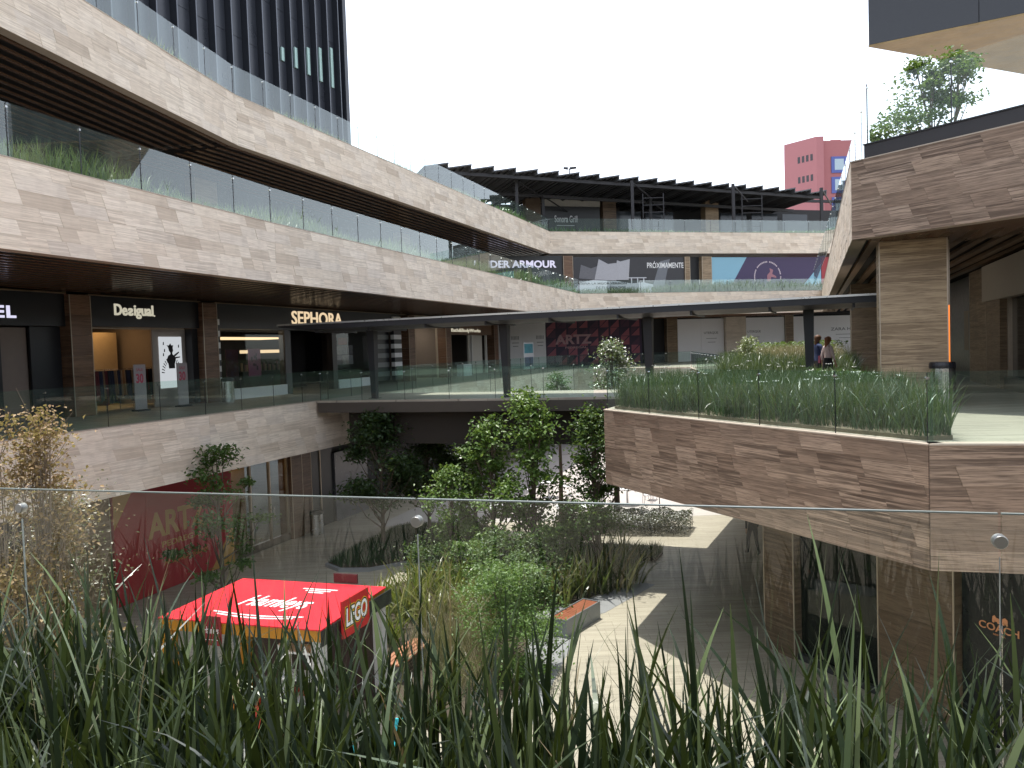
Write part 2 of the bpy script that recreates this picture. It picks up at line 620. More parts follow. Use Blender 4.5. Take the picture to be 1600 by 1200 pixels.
def parapet(label, pts, ztop, thick, m, rows, seed, depth=.3, budget=300, cop=True, lens=TILE_LEN, keep=None):
    rg = random.Random(seed)
    T = thing('parapet_wall', label, 'wall', (pts[0][0], pts[0][1], ztop - thick))
    core = MB()
    cp = MB()
    items = []
    hrow = thick / rows
    gap = .0022
    sl = .11
    for i in range(len(pts) - 1):
        L = math.dist(pts[i], pts[i + 1])
        F = Frame(pts[i], (pts[i + 1][0] - pts[i][0], pts[i + 1][1] - pts[i][1]))
        core.fbox(F, 0, L, -depth, -.004 * i, ztop - thick + .004 * i, ztop - .02 - .003 * i)
        if cop:
            cp.fbox(F, 0, L, -depth - .02, .034, ztop - .019, ztop + .004 + .002 * i)
        for r_ in range(rows):
            z0 = ztop - thick + r_ * hrow
            u = -rg.random() * 1.4
            while u < L:
                ln = rg.choice(lens)
                hh = hrow - gap
                if u >= -1e-6 and u + ln + sl <= L:
                    items.append((F, u, z0, ln, None, hh))
                else:
                    pl = clip_poly([(u + sl + gap, 0), (u + ln + sl, 0), (u + ln, hh), (u + gap, hh)], 0.002, L - .002)
                    if len(pl) > 2:
                        items.append((F, 0, z0, ln, pl, hh))
                u += ln
    core.build('wall_core', GROUT, T)
    if cop:
        cp.build('coping', ST_COP, T)

    def dist(it):
        q = it[0].at(it[1] if it[4] is None else it[4][0][0], 0, it[2])
        return (q - EYE).length
    if keep:
        items.sort(key=lambda it: (0 if keep(it) else 1, dist(it)))
    else:
        items.sort(key=dist)
    rest = MB()
    for k, (F, u, z0, ln, pl, hh) in enumerate(items):
        th = .018 + rg.random() * .009
        if k < budget:
            if pl is None:
                key = (ln, round(hh, 4), m.name)
                if key not in TILE_MESH:
                    vs, fs = tile_geo([(sl + gap, 0), (ln + sl, 0), (ln, hh), (gap, hh)], .03)
                    TILE_MESH[key] = MB().add(vs, fs).mesh('tile')
                    TILE_MESH[key].materials.append(m)
                me = TILE_MESH[key]
            else:
                vs, fs = tile_geo(pl, .03)
                me = MB().add(vs, fs).mesh('tile')
                me.materials.append(m)
            o = bpy.data.objects.new('stone_tile', me)
            COL.objects.link(o)
            o.parent = T
            o.location = F.at(u, th - .03, z0) - T.location
            o.rotation_euler = (0, 0, F.a)
        else:
            vs, fs = tile_geo(pl if pl else [(u + sl + gap, 0), (u + ln + sl, 0), (u + ln, hh), (u + gap, hh)], .03)
            c, s_ = math.cos(F.a), math.sin(F.a)
            w = []
            for x, y, z in vs:
                q = F.at(x, -y + th - .03, z0 + z)
                w.append(q)
            rest.add(w, fs)
    if rest.v:
        o = rest.build('far_tiles', m, T)
        o['kind'] = 'stuff'
    return T


def inview(it):
    """rows of tiles that lie in the picture"""
    s = it[1] if it[4] is None else it[4][0][0]
    q = it[0].at(s, 0, it[2]) - EYE
    w = q.dot(_f)
    return w > 0 and abs(q.dot(_r) / w) < .68 and abs(q.dot(_u) / w) < .52


BAND = 1.76
TILE_LEN[:] = [0.48, 0.7, 0.95, 1.25]
parapet('pale stone tile parapet of the highest left storey under the black tower', P3, L3, BAND, ST_L, 6, 1, keep=inview)
parapet('pale stone tile parapet below the black louvred roof, highest band at the back', P3B, L3, BAND, ST_L, 6, 2)
parapet('broad pale stone parapet band directly above the lit shop signs on the left', P2, L2, BAND, ST_L, 6, 3, keep=inview)
parapet('pale stone parapet at the back between purple hoardings of two storeys', P2B, L2, BAND, ST_L, 6, 4)
parapet('pale stone band on the left below the walkway, above the red hoarding', P1, L1, 1.78, ST_L, 6, 5, keep=inview)
parapet('short stone parapet at the far end of the courtyard opening', P1B, L1, 1.78, ST_L, 6, 6)
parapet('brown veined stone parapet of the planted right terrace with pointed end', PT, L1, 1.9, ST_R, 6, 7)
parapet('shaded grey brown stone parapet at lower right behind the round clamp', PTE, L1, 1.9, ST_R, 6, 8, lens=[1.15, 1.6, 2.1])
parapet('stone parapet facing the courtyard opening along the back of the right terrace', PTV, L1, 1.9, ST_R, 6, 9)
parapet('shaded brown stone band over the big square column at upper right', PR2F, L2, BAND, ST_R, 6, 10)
parapet('bright slanting stone side of the upper right block running to the back', PR2L, L2, BAND, ST_L, 6, 11, budget=240)

# ------------------------------------------------------------------ slatted soffits
def soffit(label, pts, z, depth, m=SLAT, pitch=.27, w=.11, h=.09, first=.42, panel=None):
    T = thing('slatted_soffit', label, 'ceiling', (pts[0][0], pts[0][1], z))
    pan = MB()
    n = int((depth - first) / pitch)
    for i in range(len(pts) - 1):
        L = math.dist(pts[i], pts[i + 1])
        F = Frame(pts[i], (pts[i + 1][0] - pts[i][0], pts[i + 1][1] - pts[i][1]))
        pan.fbox(F, -.0, L, -depth, -.3, z + .16 + .01 * i, z + .2 + .01 * i)
        for k in range(n):
            o_ = -first - k * pitch
            sb = MB().fbox(F, .02 * k * 0, L, o_ - w, o_, z + .02 + .002 * i, z + .02 + h)
            sb.build('slat', m, T)
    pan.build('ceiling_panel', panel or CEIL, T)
    return T


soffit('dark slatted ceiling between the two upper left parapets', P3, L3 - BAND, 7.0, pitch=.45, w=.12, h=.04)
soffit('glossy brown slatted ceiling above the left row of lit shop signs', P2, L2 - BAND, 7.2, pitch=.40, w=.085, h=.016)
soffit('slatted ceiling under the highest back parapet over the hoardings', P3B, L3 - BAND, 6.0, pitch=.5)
soffit('slatted ceiling under the middle back parapet behind the bridge roof', P2B, L2 - BAND, 8.6, pitch=1.1, panel=M('bounce_ceiling', (.6, .58, .54), .8))  # unseen panel whitened and slats thinned to bounce light onto the hoardings
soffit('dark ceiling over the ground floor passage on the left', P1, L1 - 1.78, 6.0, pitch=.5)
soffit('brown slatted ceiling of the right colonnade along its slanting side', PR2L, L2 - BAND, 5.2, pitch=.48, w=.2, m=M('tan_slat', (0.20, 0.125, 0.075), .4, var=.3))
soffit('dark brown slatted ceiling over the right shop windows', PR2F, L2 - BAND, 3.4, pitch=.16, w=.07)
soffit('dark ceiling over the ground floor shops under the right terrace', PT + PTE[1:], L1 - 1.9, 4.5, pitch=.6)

# ------------------------------------------------------------------ glass railings
def railing(label, pts, z, h=1.05, pane=1.75, o_in=.1, mat=GLASS, clamp=True, post=.011):
    T = thing('glass_railing', label, 'railing', (pts[0][0], pts[0][1], z))
    for i in range(len(pts) - 1):
        L = math.dist(pts[i], pts[i + 1])
        F = Frame(pts[i], (pts[i + 1][0] - pts[i][0], pts[i + 1][1] - pts[i][1]))
        n = max(1, round(L / pane))
        pl = L / n
        me = MB().box(.008, pl - .008, -.006, .006, 0, h).mesh('glass_panel')
        me.materials.append(mat)
        pm = MB().box(-post, post, -.014, .0, -.02, h - .01).mesh('joint_post')
        pm.materials.append(BLACK)
        cm = MB()
        cm.tube([(0, -.03, h - .09), (0, .03, h - .09)], .024, 10)
        cm = cm.mesh('clamp')
        cm.materials.append(CHROME)
        for k in range(n):
            for nm, me_, s_ in (('glass_panel', me, k * pl), ('joint_post', pm, k * pl), ('clamp', cm, k * pl)):
                if nm == 'clamp' and not clamp:
                    continue
                o = bpy.data.objects.new(nm, me_)
                COL.objects.link(o)
                o.parent = T
                o.location = F.at(s_, -o_in, z + .02) - T.location
                o.rotation_euler = (0, 0, F.a)
    return T


railing('glass railing along the highest left parapet in front of the black tower', P3, L3)
railing('glass railing on the highest back parapet below the louvred roof', P3B, L3, pane=2.4)
railing('glass railing with tall grasses behind it on the middle left parapet', P2, L2)
railing('glass railing on the middle back parapet in front of the hoardings', P2B, L2, pane=2.4, h=.95)
railing('glass railing of the shop walkway on the left above the bare shrub', [P1[0], P1[1], P1[2], (-5.9, 32.0)], L1, mat=GLASS_G, post=.005)
railing('glass railing of the left walkway beyond the bridge', [(-4.9, 34.7), (5.0, 60.6)], L1, mat=GLASS_G, post=.005)
railing('glass railing across the far end of the courtyard opening', P1B, L1, mat=GLASS_G, post=.005)
railing('glass railing round the grass bed on the pointed right terrace', PT, L1, mat=GLASS_G, post=.005)
railing('glass railing at the right edge of the picture above the shaded parapet', PTE, L1, mat=GLASS_G, post=.005)
railing('glass railing between right terrace garden and the courtyard opening', [(12.1, 54.2), (9.0, 34.4), (6.7, 29.4)], L1, mat=GLASS_G, post=.005)
railing('frameless glass fence on the roof of the upper right block in front of a tree', inset(PR2F, .55), L2 + .42, h=1.4, mat=GLASS_C)
railing('glass fence on the roof of the upper right block seen edge on', [(25.0, 66.0), inset(PR2F, .55)[0]], L2 + .42, h=1.4, pane=2.2, mat=GLASS_C)
T = thing('roof_coping', 'dark coping strip on top of the shaded upper right stone band', 'coping', (7.85, 18.3, L2))
ii = inset(PR2F, .5)
F = Frame(ii[0], (ii[1][0] - ii[0][0], ii[1][1] - ii[0][1]))
MB().fbox(F, 0, 9.5, -.35, 0, L2 - .1, L2 + .42).build('upstand', STEEL, T)
MB().fbox(F, -.02, 9.5, -.37, .03, L2 + .422, L2 + .45).build('cap', BLACK, T)

# ------------------------------------------------------------------ foreground railing (the photographer's side)
T = thing('glass_railing', 'clear foreground glass railing with round steel clamps behind the grass', 'railing', RAIL.at(-1.75, 0, L1))
PL = 1.75
for k in range(-2, 5):
    MB().fbox(RAIL, k * PL + .0045, (k + 1) * PL - .0045, -.006, .006, L1 + .02, 6.72).build('glass_panel', GLASS_F, T)
    c0 = RAIL.at(k * PL, -.03, 6.645)
    c1 = RAIL.at(k * PL, .03, 6.645)
    c0, c1 = c0.lerp(c1, .25), c0.lerp(c1, .75)
    MB().tube([c0, c0 + (c1 - c0) * .12, c1 - (c1 - c0) * .12, c1], [.017, .0195, .0195, .017], 28).build('clamp', M('brushed_clamp', (.32, .32, .31), .45, .7), T)
    MB().fbox(RAIL, k * PL - .0008, k * PL + .0008, -.004, .004, L1 + .05, 6.60).build('joint_seal', M('clear_seal', (.35, .37, .36), .3), T)
MB().fbox(RAIL, -2 * PL, 5 * PL, -.03, .03, L1 - .05, L1 + .06).build('base_channel', STEEL, T)
for k in range(-2, 5):
    MB().fbox(RAIL, k * PL + .0045, (k + 1) * PL - .0045, -.0062, .0062, 6.7205, 6.7245).build('polished_edge', M('polished_glass_edge', (.17, .20, .19), .35), T)

# ------------------------------------------------------------------ bridge with steel roof
BR = Frame((-6.7, 28.6), (9.9, -3.3))
T = thing('footbridge', 'footbridge with pale deck and dark fascia crossing the courtyard', 'bridge', BR.at(5, -2, L1 - 1.5))
BL = 12.2
MB().fbox(BR, -.35, BL, -4.2, .0, L1 - .06, L1 + .012).build('deck', PAVE1, T)
MB().fbox(BR, -.3, BL - 1.5, -.12, .03, L1 - .42, L1 - .062).build('fascia', M('bridge_fascia', (.070, .059, .050), .55, spec=.3), T)
MB().fbox(BR, -.3, BL - 1.5, -4.22, -4.08, L1 - .42, L1 - .062).build('fascia', MATS['bridge_fascia'], T)
MB().fbox(BR, .5, BL - 2, -1.1, -.75, L1 - 1.6, L1 - .425).build('beam', M('bridge_beam', (.042, .034, .029), .65, spec=.25), T)
MB().fbox(BR, .5, BL - 2, -3.5, -3.15, L1 - 1.6, L1 - .425).build('beam', MATS['bridge_beam'], T)
MB().fbox(BR, .5, BL - 2, -3.14, -1.12, L1 - .6, L1 - .43).build('soffit_plate', MATS['bridge_beam'], T)
for nm, o_ in (('near', -.03), ('far', -4.15)):
    a, b = BR.at(-.2, o_, 0), BR.at(BL - 2.4, o_, 0)
    railing('glass railing on the %s side of the footbridge' % nm, [(a.x, a.y), (b.x, b.y)], L1, o_in=0, pane=1.6, mat=GLASS_G, post=.006)
CAN = Frame((-8.0, 29.9), (17.8, -7.2))
T = thing('bridge_canopy', 'long thin dark steel roof on tapered posts over the footbridge', 'canopy', CAN.at(9, -1, L1))
CL = 20.5
cb = MB()
sec = [(1.0, 8.17), (1.0, 8.36), (-2.4, 8.42), (-2.4, 8.26), (-1.3, 8.14), (-.4, 8.07), (.4, 8.09)]
for s_a, s_b in ((0, CL),):
    vs = []
    for s_, k in ((s_a, .35), (1.2, 1.0), (s_b, 1.0)):
        vs += [CAN.at(s_, o_, 8.36 + (h_ - 8.36) * k) for o_, h_ in sec]
    n = len(sec)
    fs = [tuple(range(n)), tuple(range(2 * n, 3 * n))[::-1]]
    for j in range(2):
        for i in range(n):
            k = (i + 1) % n
            fs.append((j * n + i, (j + 1) * n + i, (j + 1) * n + k, j * n + k))
    cb.add(vs, fs)
cb.build('roof', STEEL, T)
MB().fbox(CAN, -.03, CL, 1.002, 1.03, 8.345, 8.40).build('gutter_edge', M('bright_edge', (.6, .6, .58), .3, .6), T)
for k in range(9):
    MB().fbox(CAN, 1.5 + k * 2.2, 1.56 + k * 2.2, -1.7, .9, 8.05, 8.2).build('rib', STEEL, T)
for s_ in (3.1, 8.3, 13.2, 17.95):
    p = CAN.at(s_, -.35, 0)
    mb = MB()
    for_f = Frame((p.x, p.y), CAN.d)
    mb.hexa([for_f.at(-.09, .09, L1), for_f.at(.09, .09, L1), for_f.at(.09, -.09, L1), for_f.at(-.09, -.09, L1),
             for_f.at(-.17, .15, 8.15), for_f.at(.13, .15, 8.15), for_f.at(.13, -.15, 8.15), for_f.at(-.17, -.15, 8.15)])
    po = mb.build('post', STEEL, T)
    MB().fbox(for_f, -.17, .17, -.16, .16, L1 + .013, L1 + .03).build('base_plate', STEEL, po)
for s_ in (5.2, 10.6, 14.9, 17.2):
    c = CAN.at(s_, .95, 8.2)
    MB().tube([c, c + Vector((0, 0, .04)), c + Vector((.16, -.05, .07))], [.035, .035, .02], 8).build('spotlight', CHROME, T)

# ------------------------------------------------------------------ lettering
def text(F, body, s0, s1, h0, h1, o, m, parent, name='lettering', ext=.03, fat=0.0, mirror=False, fit=True, shear=0.0):
    cu = bpy.data.curves.new('txt', 'FONT')
    cu.body = body
    cu.size = 1.0
    cu.offset = fat
    cu.shear = shear
    cu.resolution_u = 3
    ob = bpy.data.objects.new('txt', cu)
    me0 = bpy.data.meshes.new_from_object(ob)
    n = len(me0.vertices)
    co = np.zeros(n * 3)
    me0.vertices.foreach_get('co', co)
    co = co.reshape(-1, 3)
    fs = [tuple(p.vertices) for p in me0.polygons]
    bpy.data.objects.remove(ob)
    bpy.data.curves.remove(cu)
    bpy.data.meshes.remove(me0)
    lo, hi = co.min(0), co.max(0)
    u = (co[:, 0] - lo[0]) / max(1e-6, hi[0] - lo[0])
    v = (co[:, 1] - lo[1]) / max(1e-6, hi[1] - lo[1])
    if mirror:
        u = 1 - u
        fs = [f[::-1] for f in fs]
    mb = MB()
    front = [F.at(s0 + (s1 - s0) * a, o + ext, h0 + (h1 - h0) * b) for a, b in zip(u, v)]
    mb.add(front, fs)
    # side walls along the open edges
    cnt = {}
    for f in fs:
        for i in range(len(f)):
            e = (f[i], f[(i + 1) % len(f)])
            cnt[e] = cnt.get(e, 0) + 1
    back = [F.at(s0 + (s1 - s0) * a, o, h0 + (h1 - h0) * b) for a, b in zip(u, v)]
    k = len(mb.v)
    mb.v += [tuple(p) for p in back]
    for (a, b) in cnt:
        if (b, a) not in cnt:
            mb.f.append((b, a, a + k, b + k))
    return mb.build(name, m, parent)


# ------------------------------------------------------------------ columns with stone blocks
COLW = .76


def column(label, F, s0, s1, h0, h1, depth, m, o1=0.0, block=.62, trim=True, group=None):
    T = thing('stone_column', label, 'column', F.at((s0 + s1) / 2, o1 - depth / 2, h0), group)
    n = max(1, round((h1 - h0) / block))
    bh = (h1 - h0) / n
    for k in range(n):
        MB().fbox(F, s0, s1, o1 - depth, o1, h0 + k * bh, h0 + (k + 1) * bh - .006).build('stone_block', m, T)
    if trim:
        for s_ in (s0, s1):
            MB().fbox(F, s_ - .012, s_ + .012, o1 - .012, o1 + .012, h0, h1 - .01).build('corner_trim', TRIM, T)
    return T


CT = L2 - BAND + .02
cl = [(-6.7, 'beside the leftmost shop'), (-.49, 'between the leftmost shop and the warm lit clothes shop'), (5.3, 'between clothes shop and striped cosmetics shop'),
      (22.0, 'after the striped panel of the cosmetics shop'), (27.1, 'left of the small lit soap shop'), (35.6, 'left of the white hoarding by the bridge')]
for s_, w in cl:
    column('brown veined stone column ' + w, LF, s_ - COLW / 2, s_ + COLW / 2, L1, CT - .1, .62, ST_D)
T = thing('shop_lintel', 'long thin stone lintel above the left shop signs', 'lintel', LF.at(10, -.2, 9.4))
for a, b in ((-12, -.9), (-.1, 4.92), (5.7, 21.6), (22.4, 26.7), (27.5, 35.2), (36, 44)):
    MB().fbox(LF, a, b, -.5, -.08, 9.41, CT - .08).build('lintel_piece', ST_C, T)
T = thing('shop_back_wall', 'dark inner wall behind the left row of shops', 'wall', LF.at(10, -5, L1))
MB().fbox(LF, -14, 37, -6.2, -6, L1, L2 - .7).build('wall_panel', BLACKM, T)
for s_ in (-13.9, -.5, 5.3, 22.0, 27.1, 36):
    MB().fbox(LF, s_ - .08, s_ + .08, -5.99, -.63, L1 + .004, 9.6).build('party_wall', M('shop_wall', (.16, .13, .11), .8), T)
MB().fbox(LF, -13.8, 36, -5.98, -.55, 9.0, 9.06).build('inner_ceiling', M('shop_ceiling', (.09, .085, .08), .8), T)


def shop(label, F, s0, s1, hs0, hs1, o=-.2, panel=BLACK):
    T = thing('shop_front', label, 'shop', F.at((s0 + s1) / 2, o, L1))
    if panel:
        MB().fbox(F, s0, s1, o - .12, o, hs0, hs1).build('sign_panel', panel, T)
    return T


WARM = emit('warm_lamp', (1.0, .62, .28), 1.5)
LITW = emit('lit_white_letter', (.80, .78, 1.0), .3)
LITS = emit('lit_cream_letter', (1.0, .76, .48), .27)
LITG = emit('lit_ivory_letter', (.86, .80, .62), .2)
FRM = M('bronze_frame', (.22, .18, .14), .35, .6)

# leftmost shop
T = shop('black shop front with violet white letters at the left picture edge', LF, -6.3, -.88, 8.39, 9.41)
text(LF, 'E', -3.15, -2.93 + .05, 8.60, 8.95, -.2, LITW, T, fat=.03)
text(LF, 'L', -2.80, -2.52, 8.60, 8.95, -.2, LITW, T, fat=.03)
MB().fbox(LF, -6.3, -3.3, -.5, -.42, L1, 8.39).build('window_panel', BLACK, T)
MB().fbox(LF, -2.85, -1.95, -.62, -.55, L1 + .01, 8.35).build('door_leaf', M('taupe_door', (.17, .13, .11), .5), T)
MB().fbox(LF, -1.93, -.9, -.5, -.42, L1, 8.39).build('window_panel', BLACK, T)
MB().fbox(LF, -3.29, -2.87, -.5, -.42, L1, 8.39).build('window_panel', BLACK, T)

# clothes shop
T = shop('dark sign shop front with cream letters and warm lit clothes interior', LF, -.1, 4.92, 8.40, 9.41)
text(LF, 'De', 1.0, 1.54, 8.78, 9.16, -.2, LITG, T, fat=.025)
text(LF, 's', 1.57, 1.78, 8.78, 9.04, -.2, LITG, T, fat=.03, mirror=True)
text(LF, 'igual', 1.83, 2.68, 8.68, 9.16, -.2, LITG, T, fat=.025)
text(LF, '.', 2.70, 2.75, 8.78, 8.83, -.2, LITG, T, fat=.02)
MB().fbox(LF, -.1, 4.3, -.4, -.36, 8.34, 8.39).build('head_rail', FRM, T)
MB().fbox(LF, 4.62, 4.92, -.6, -.3, L1, 8.39).build('side_pier', BLACKM, T)
MB().fbox(LF, 3.05, 4.9, -.72, -.66, L1, 8.39).build('display_wall', M('grey_display', (.34, .30, .27), .8), T)
f = MB().fbox(LF, 1.95, 2.05, -3.2, -3.05, L1 + .01, 7.9).build('inner_door_frame', M('oak_frame', (.25, .14, .07), .5), T)
MB().fbox(LF, .0, 4.9, -4.3, -4.2, L1, 8.4).build('inner_wall', M('ochre_wall', (.40, .30, .18), .8), T)
MB().fbox(LF, .5, 4.6, -4.1, -3.4, 8.78, 8.82).build('ceiling_lamp', WARM, T)
MB().fbox(LF, 1.4, 4.4, -2.9, -2.6, 8.80, 8.84).build('ceiling_lamp', emit('warm_lamp_low', (1.0, .65, .35), 1.0), T)
PQ = Frame(LF.at(.42, 0, 0).xy, LF.d)
po = thing('poster_board', 'bright white poster with black figure drawing behind shop window', 'poster', LF.at(3.8, -.6, 6.3))
MB().fbox(LF, 3.33, 4.43, -.65, -.62, 6.25, 8.10).build('board', emit('lightbox_white', (.80, .84, .88), .22), po)
INK = M('black_ink', (.012, .012, .014), .6)
mb = MB()
fig = [(3.33, 6.95), (3.30, 7.15), (3.24, 7.28), (3.32, 7.42), (3.42, 7.46), (3.43, 7.52), (3.36, 7.60), (3.33, 7.72), (3.26, 7.80), (3.36, 7.78), (3.44, 7.86), (3.5, 7.78), (3.58, 7.80), (3.55, 7.70), (3.57, 7.60), (3.52, 7.52), (3.53, 7.46), (3.62, 7.40), (3.68, 7.25), (3.62, 7.12), (3.62, 6.95)]
mb.fprism(PQ, fig, -.619, -.612)
for a0, a1, r0, r1 in [(a, a + .06, .45, .62) for a in np.linspace(.15, 1.1, 6)] + [(math.pi - a, math.pi - a + .06, .45, .62) for a in np.linspace(.15, 1.1, 6)]:
    cx, cz = 3.46, 6.75
    mb.fprism(PQ, [(cx + r0 * math.cos(a0) * .8, cz + r0 * math.sin(a0)), (cx + r1 * math.cos(a0) * .8, cz + r1 * math.sin(a0)), (cx + r1 * math.cos(a1) * .8, cz + r1 * math.sin(a1)), (cx + r0 * math.cos(a1) * .8, cz + r0 * math.sin(a1))], -.619, -.612)
mb.fprism(PQ, [(3.62, 7.36), (3.86, 7.52), (3.84, 7.56), (3.6, 7.44)], -.619, -.612)
mb.fprism(PQ, [(3.62, 7.3), (3.9, 7.34), (3.9, 7.38), (3.62, 7.36)], -.619, -.612)
for a, b in ((3.08, 7.8), (3.12, 7.55), (3.06, 7.4), (3.82, 7.7)):
    mb.fprism(PQ, [(a, b), (a + .05, b + .01), (a + .05, b + .12), (a + .01, b + .1)], -.619, -.612)
mb.build('figure_print', INK, po)
PINK = M('sale_pink', (.45, .05, .10), .5)
for s_, w in ((1.38, 'left of the doorway'), (3.32, 'in front of the white poster')):
    T2 = thing('sale_sign', 'grey standing sale sign with pink number thirty ' + w, 'sign', LF.at(s_, .35, L1), 'standing sale signs outside the clothes shop')
    MB().fbox(LF, s_ - .25, s_ + .25, .33, .36, L1 + .06, 7.14).build('board', M('sign_grey', (.34, .30, .31), .4), T2)
    MB().fbox(LF, s_ - .27, s_ + .27, .2, .48, L1, L1 + .05).build('foot', STEEL, T2)
    text(LF, '30', s_ - .17, s_ + .14, 6.52, 6.84, .361, PINK, T2, ext=.004, fat=.03)
    text(LF, 'SALE', s_ - .15, s_ + .13, 6.92, 7.02, .361, PINK, T2, ext=.004)
r2 = random.Random(4)
for i, (sa, sb, ob, lab) in enumerate([(1.3, 2.3, -1.5, 'clothes rail with dark garments at left inside the warm lit shop'), (2.5, 3.6, -1.7, 'clothes rail with black coats beside the sale sign'), (3.6, 4.9, -2.2, 'clothes rail with brown garments behind the inner doorway'), (.35, 1.2, -.95, 'low clothes rail with mixed garments nearest the clothes shop entrance')]):
    T2 = thing('clothes_rail', lab, 'clothes rail', LF.at((sa + sb) / 2, ob, L1))
    a, b = LF.at(sa, ob, 7.0), LF.at(sb, ob, 7.0)
    MB().tube([LF.at(sa, ob, L1), a, b, LF.at(sb, ob, L1)], .015, 6).build('rail_frame', CHROME, T2)
    k = sa + .05
    while k < sb - .05:
        w = .04 + .03 * r2.random()
        l = .75 + .4 * r2.random()
        c = r2.choice([('coat_black', (.015, .015, .018)), ('coat_maroon', (.10, .02, .025)), ('coat_navy', (.02, .025, .05)), ('coat_tan', (.22, .14, .08))])
        MB().hexa([LF.at(k, ob + .24, 6.95 - l), LF.at(k + w, ob + .24, 6.95 - l), LF.at(k + w, ob - .24, 6.95 - l), LF.at(k, ob - .24, 6.95 - l),
                   LF.at(k + .01, ob + .2, 6.96), LF.at(k + w - .01, ob + .2, 6.96), LF.at(k + w - .01, ob - .2, 6.96), LF.at(k + .01, ob - .2, 6.96)]).build('garment', M(c[0], c[1], .9), T2)
        k += w + .02

# cosmetics shop
T = shop('wide black cosmetics shop front with warm gold letters and striped edges', LF, 5.72, 20.9, 8.40, 9.41)
text(LF, 'SEPHORA', 10.75, 14.9, 8.66, 9.26, -.2, LITS, T, fat=.012)
STRW = M('stripe_white', (.70, .70, .70), .4)
for k in range(15):
    MB().fbox(LF, 5.74, 5.93, -.3, -.1, L1 + .02 + k * .225, L1 + .02 + (k + 1) * .225 - .002).build('stripe', STRW if k % 2 else BLACK, T)
for k in range(14):
    MB().fbox(LF, 20.0, 20.85, -.3, -.08, L1 + .15 + k * .25, L1 + .15 + (k + 1) * .25 - .002).build('stripe', STRW if k % 2 else BLACK, T)
    MB().fbox(LF, 18.2, 19.99, -.5, -.42, L1 + .15 + k * .25, L1 + .15 + (k + 1) * .25 - .002).build('stripe', M('stripe_grey', (.16, .17, .17), .4) if k % 2 else BLACK, T)
for a, b in ((5.95, 10.3), (14.5, 17.9)):
    MB().fbox(LF, a, b, -.45, -.25, L1, 6.03).build('plinth', WHITE, T)
    w = MB().fbox(LF, a, b, -.36, -.34, 6.032, 8.38).build('window_pane', SHOPGLASS, T)
MB().fbox(LF, 10.31, 10.75, -.6, -.3, L1, 8.39).build('door_pier', M('pier_grey', (.06, .06, .065), .4), T)
MB().fbox(LF, 14.1, 14.49, -.6, -.3, L1, 8.39).build('door_pier', BLACK, T)
MB().fbox(LF, 5.95, 10.3, -1.6, -.6, 8.02, 8.1).build('light_shelf', emit('warm_shelf', (1, .68, .38), .7), T)
MB().fbox(LF, 10.8, 14.0, -3.1, -3.0, 7.45, 7.6).build('light_shelf', emit('warm_shelf2', (1, .70, .42), .5), T)
MB().fbox(LF, 5.9, 18, -4.6, -4.5, L1, 8.4).build('inner_wall', M('dark_inner', (.035, .033, .036), .6), T)
for i, (a, b, h0, h1, c, lab) in enumerate([(8.35, 9.15, 6.45, 7.62, ('poster_pink', (.42, .16, .30)), 'tall pink advertising banner in the cosmetics shop window'), (6.95, 7.7, 6.3, 7.6, ('poster_plum', (.10, .035, .06)), 'dim plum coloured banner at left in the cosmetics shop window')]):
    T2 = thing('window_banner', lab, 'banner', LF.at(a, -.7, h0))
    MB().fbox(LF, a, b, -.74, -.72, h0, h1).build('cloth', M(c[0], c[1], .7, var=.4, scale=3), T2)
    mb = MB()
    for q in range(9):
        x = a + .12 + .5 * r2.random() * (b - a)
        z = h0 + .15 + (h1 - h0 - .4) * r2.random()
        mb.fbox(LF, x, x + .05 + .1 * r2.random(), -.719, -.715, z, z + .08 + .12 * r2.random())
    mb.build('print', M('print_dark', (.10, .04, .09), .6), T2)
T2 = thing('poster_board', 'collage of pale photo prints behind the cosmetics window near the canopy post', 'poster', LF.at(15.2, -.8, 6.9))
for r_ in range(2):
    for k in range(4):
        MB().fbox(LF, 14.75 + k * .52, 15.23 + k * .52, -.82, -.8, 6.75 + r_ * .5, 7.22 + r_ * .5).build('print', M('print_%d' % ((r_ + k) % 3), [(.45, .42, .42), (.30, .26, .27), (.5, .46, .42)][(r_ + k) % 3], .6, var=.5, scale=9), T2)
MB().fbox(LF, 15.5, 16.3, -.83, -.81, 7.75, 8.1).build('print', M('print_red', (.45, .10, .06), .6), T2)
T2 = thing('product_shelf', 'dark shelf unit with rows of bottles deep inside the cosmetics shop', 'shelf', LF.at(12.4, -3.1, L1))
MB().fbox(LF, 10.9, 13.9, -3.4, -3.05, L1, 6.6).build('counter', BLACK, T2)
for k in range(26):
    s_ = 10.95 + k * .115
    hh = .15 + .3 * r2.random()
    MB().fbox(LF, s_, s_ + .06, -3.2, -3.12, 6.62, 6.62 + hh).build('bottle', M('bottle_%d' % (k % 3), [(.30, .24, .18), (.05, .05, .06), (.20, .12, .13)][k % 3], .25), T2)

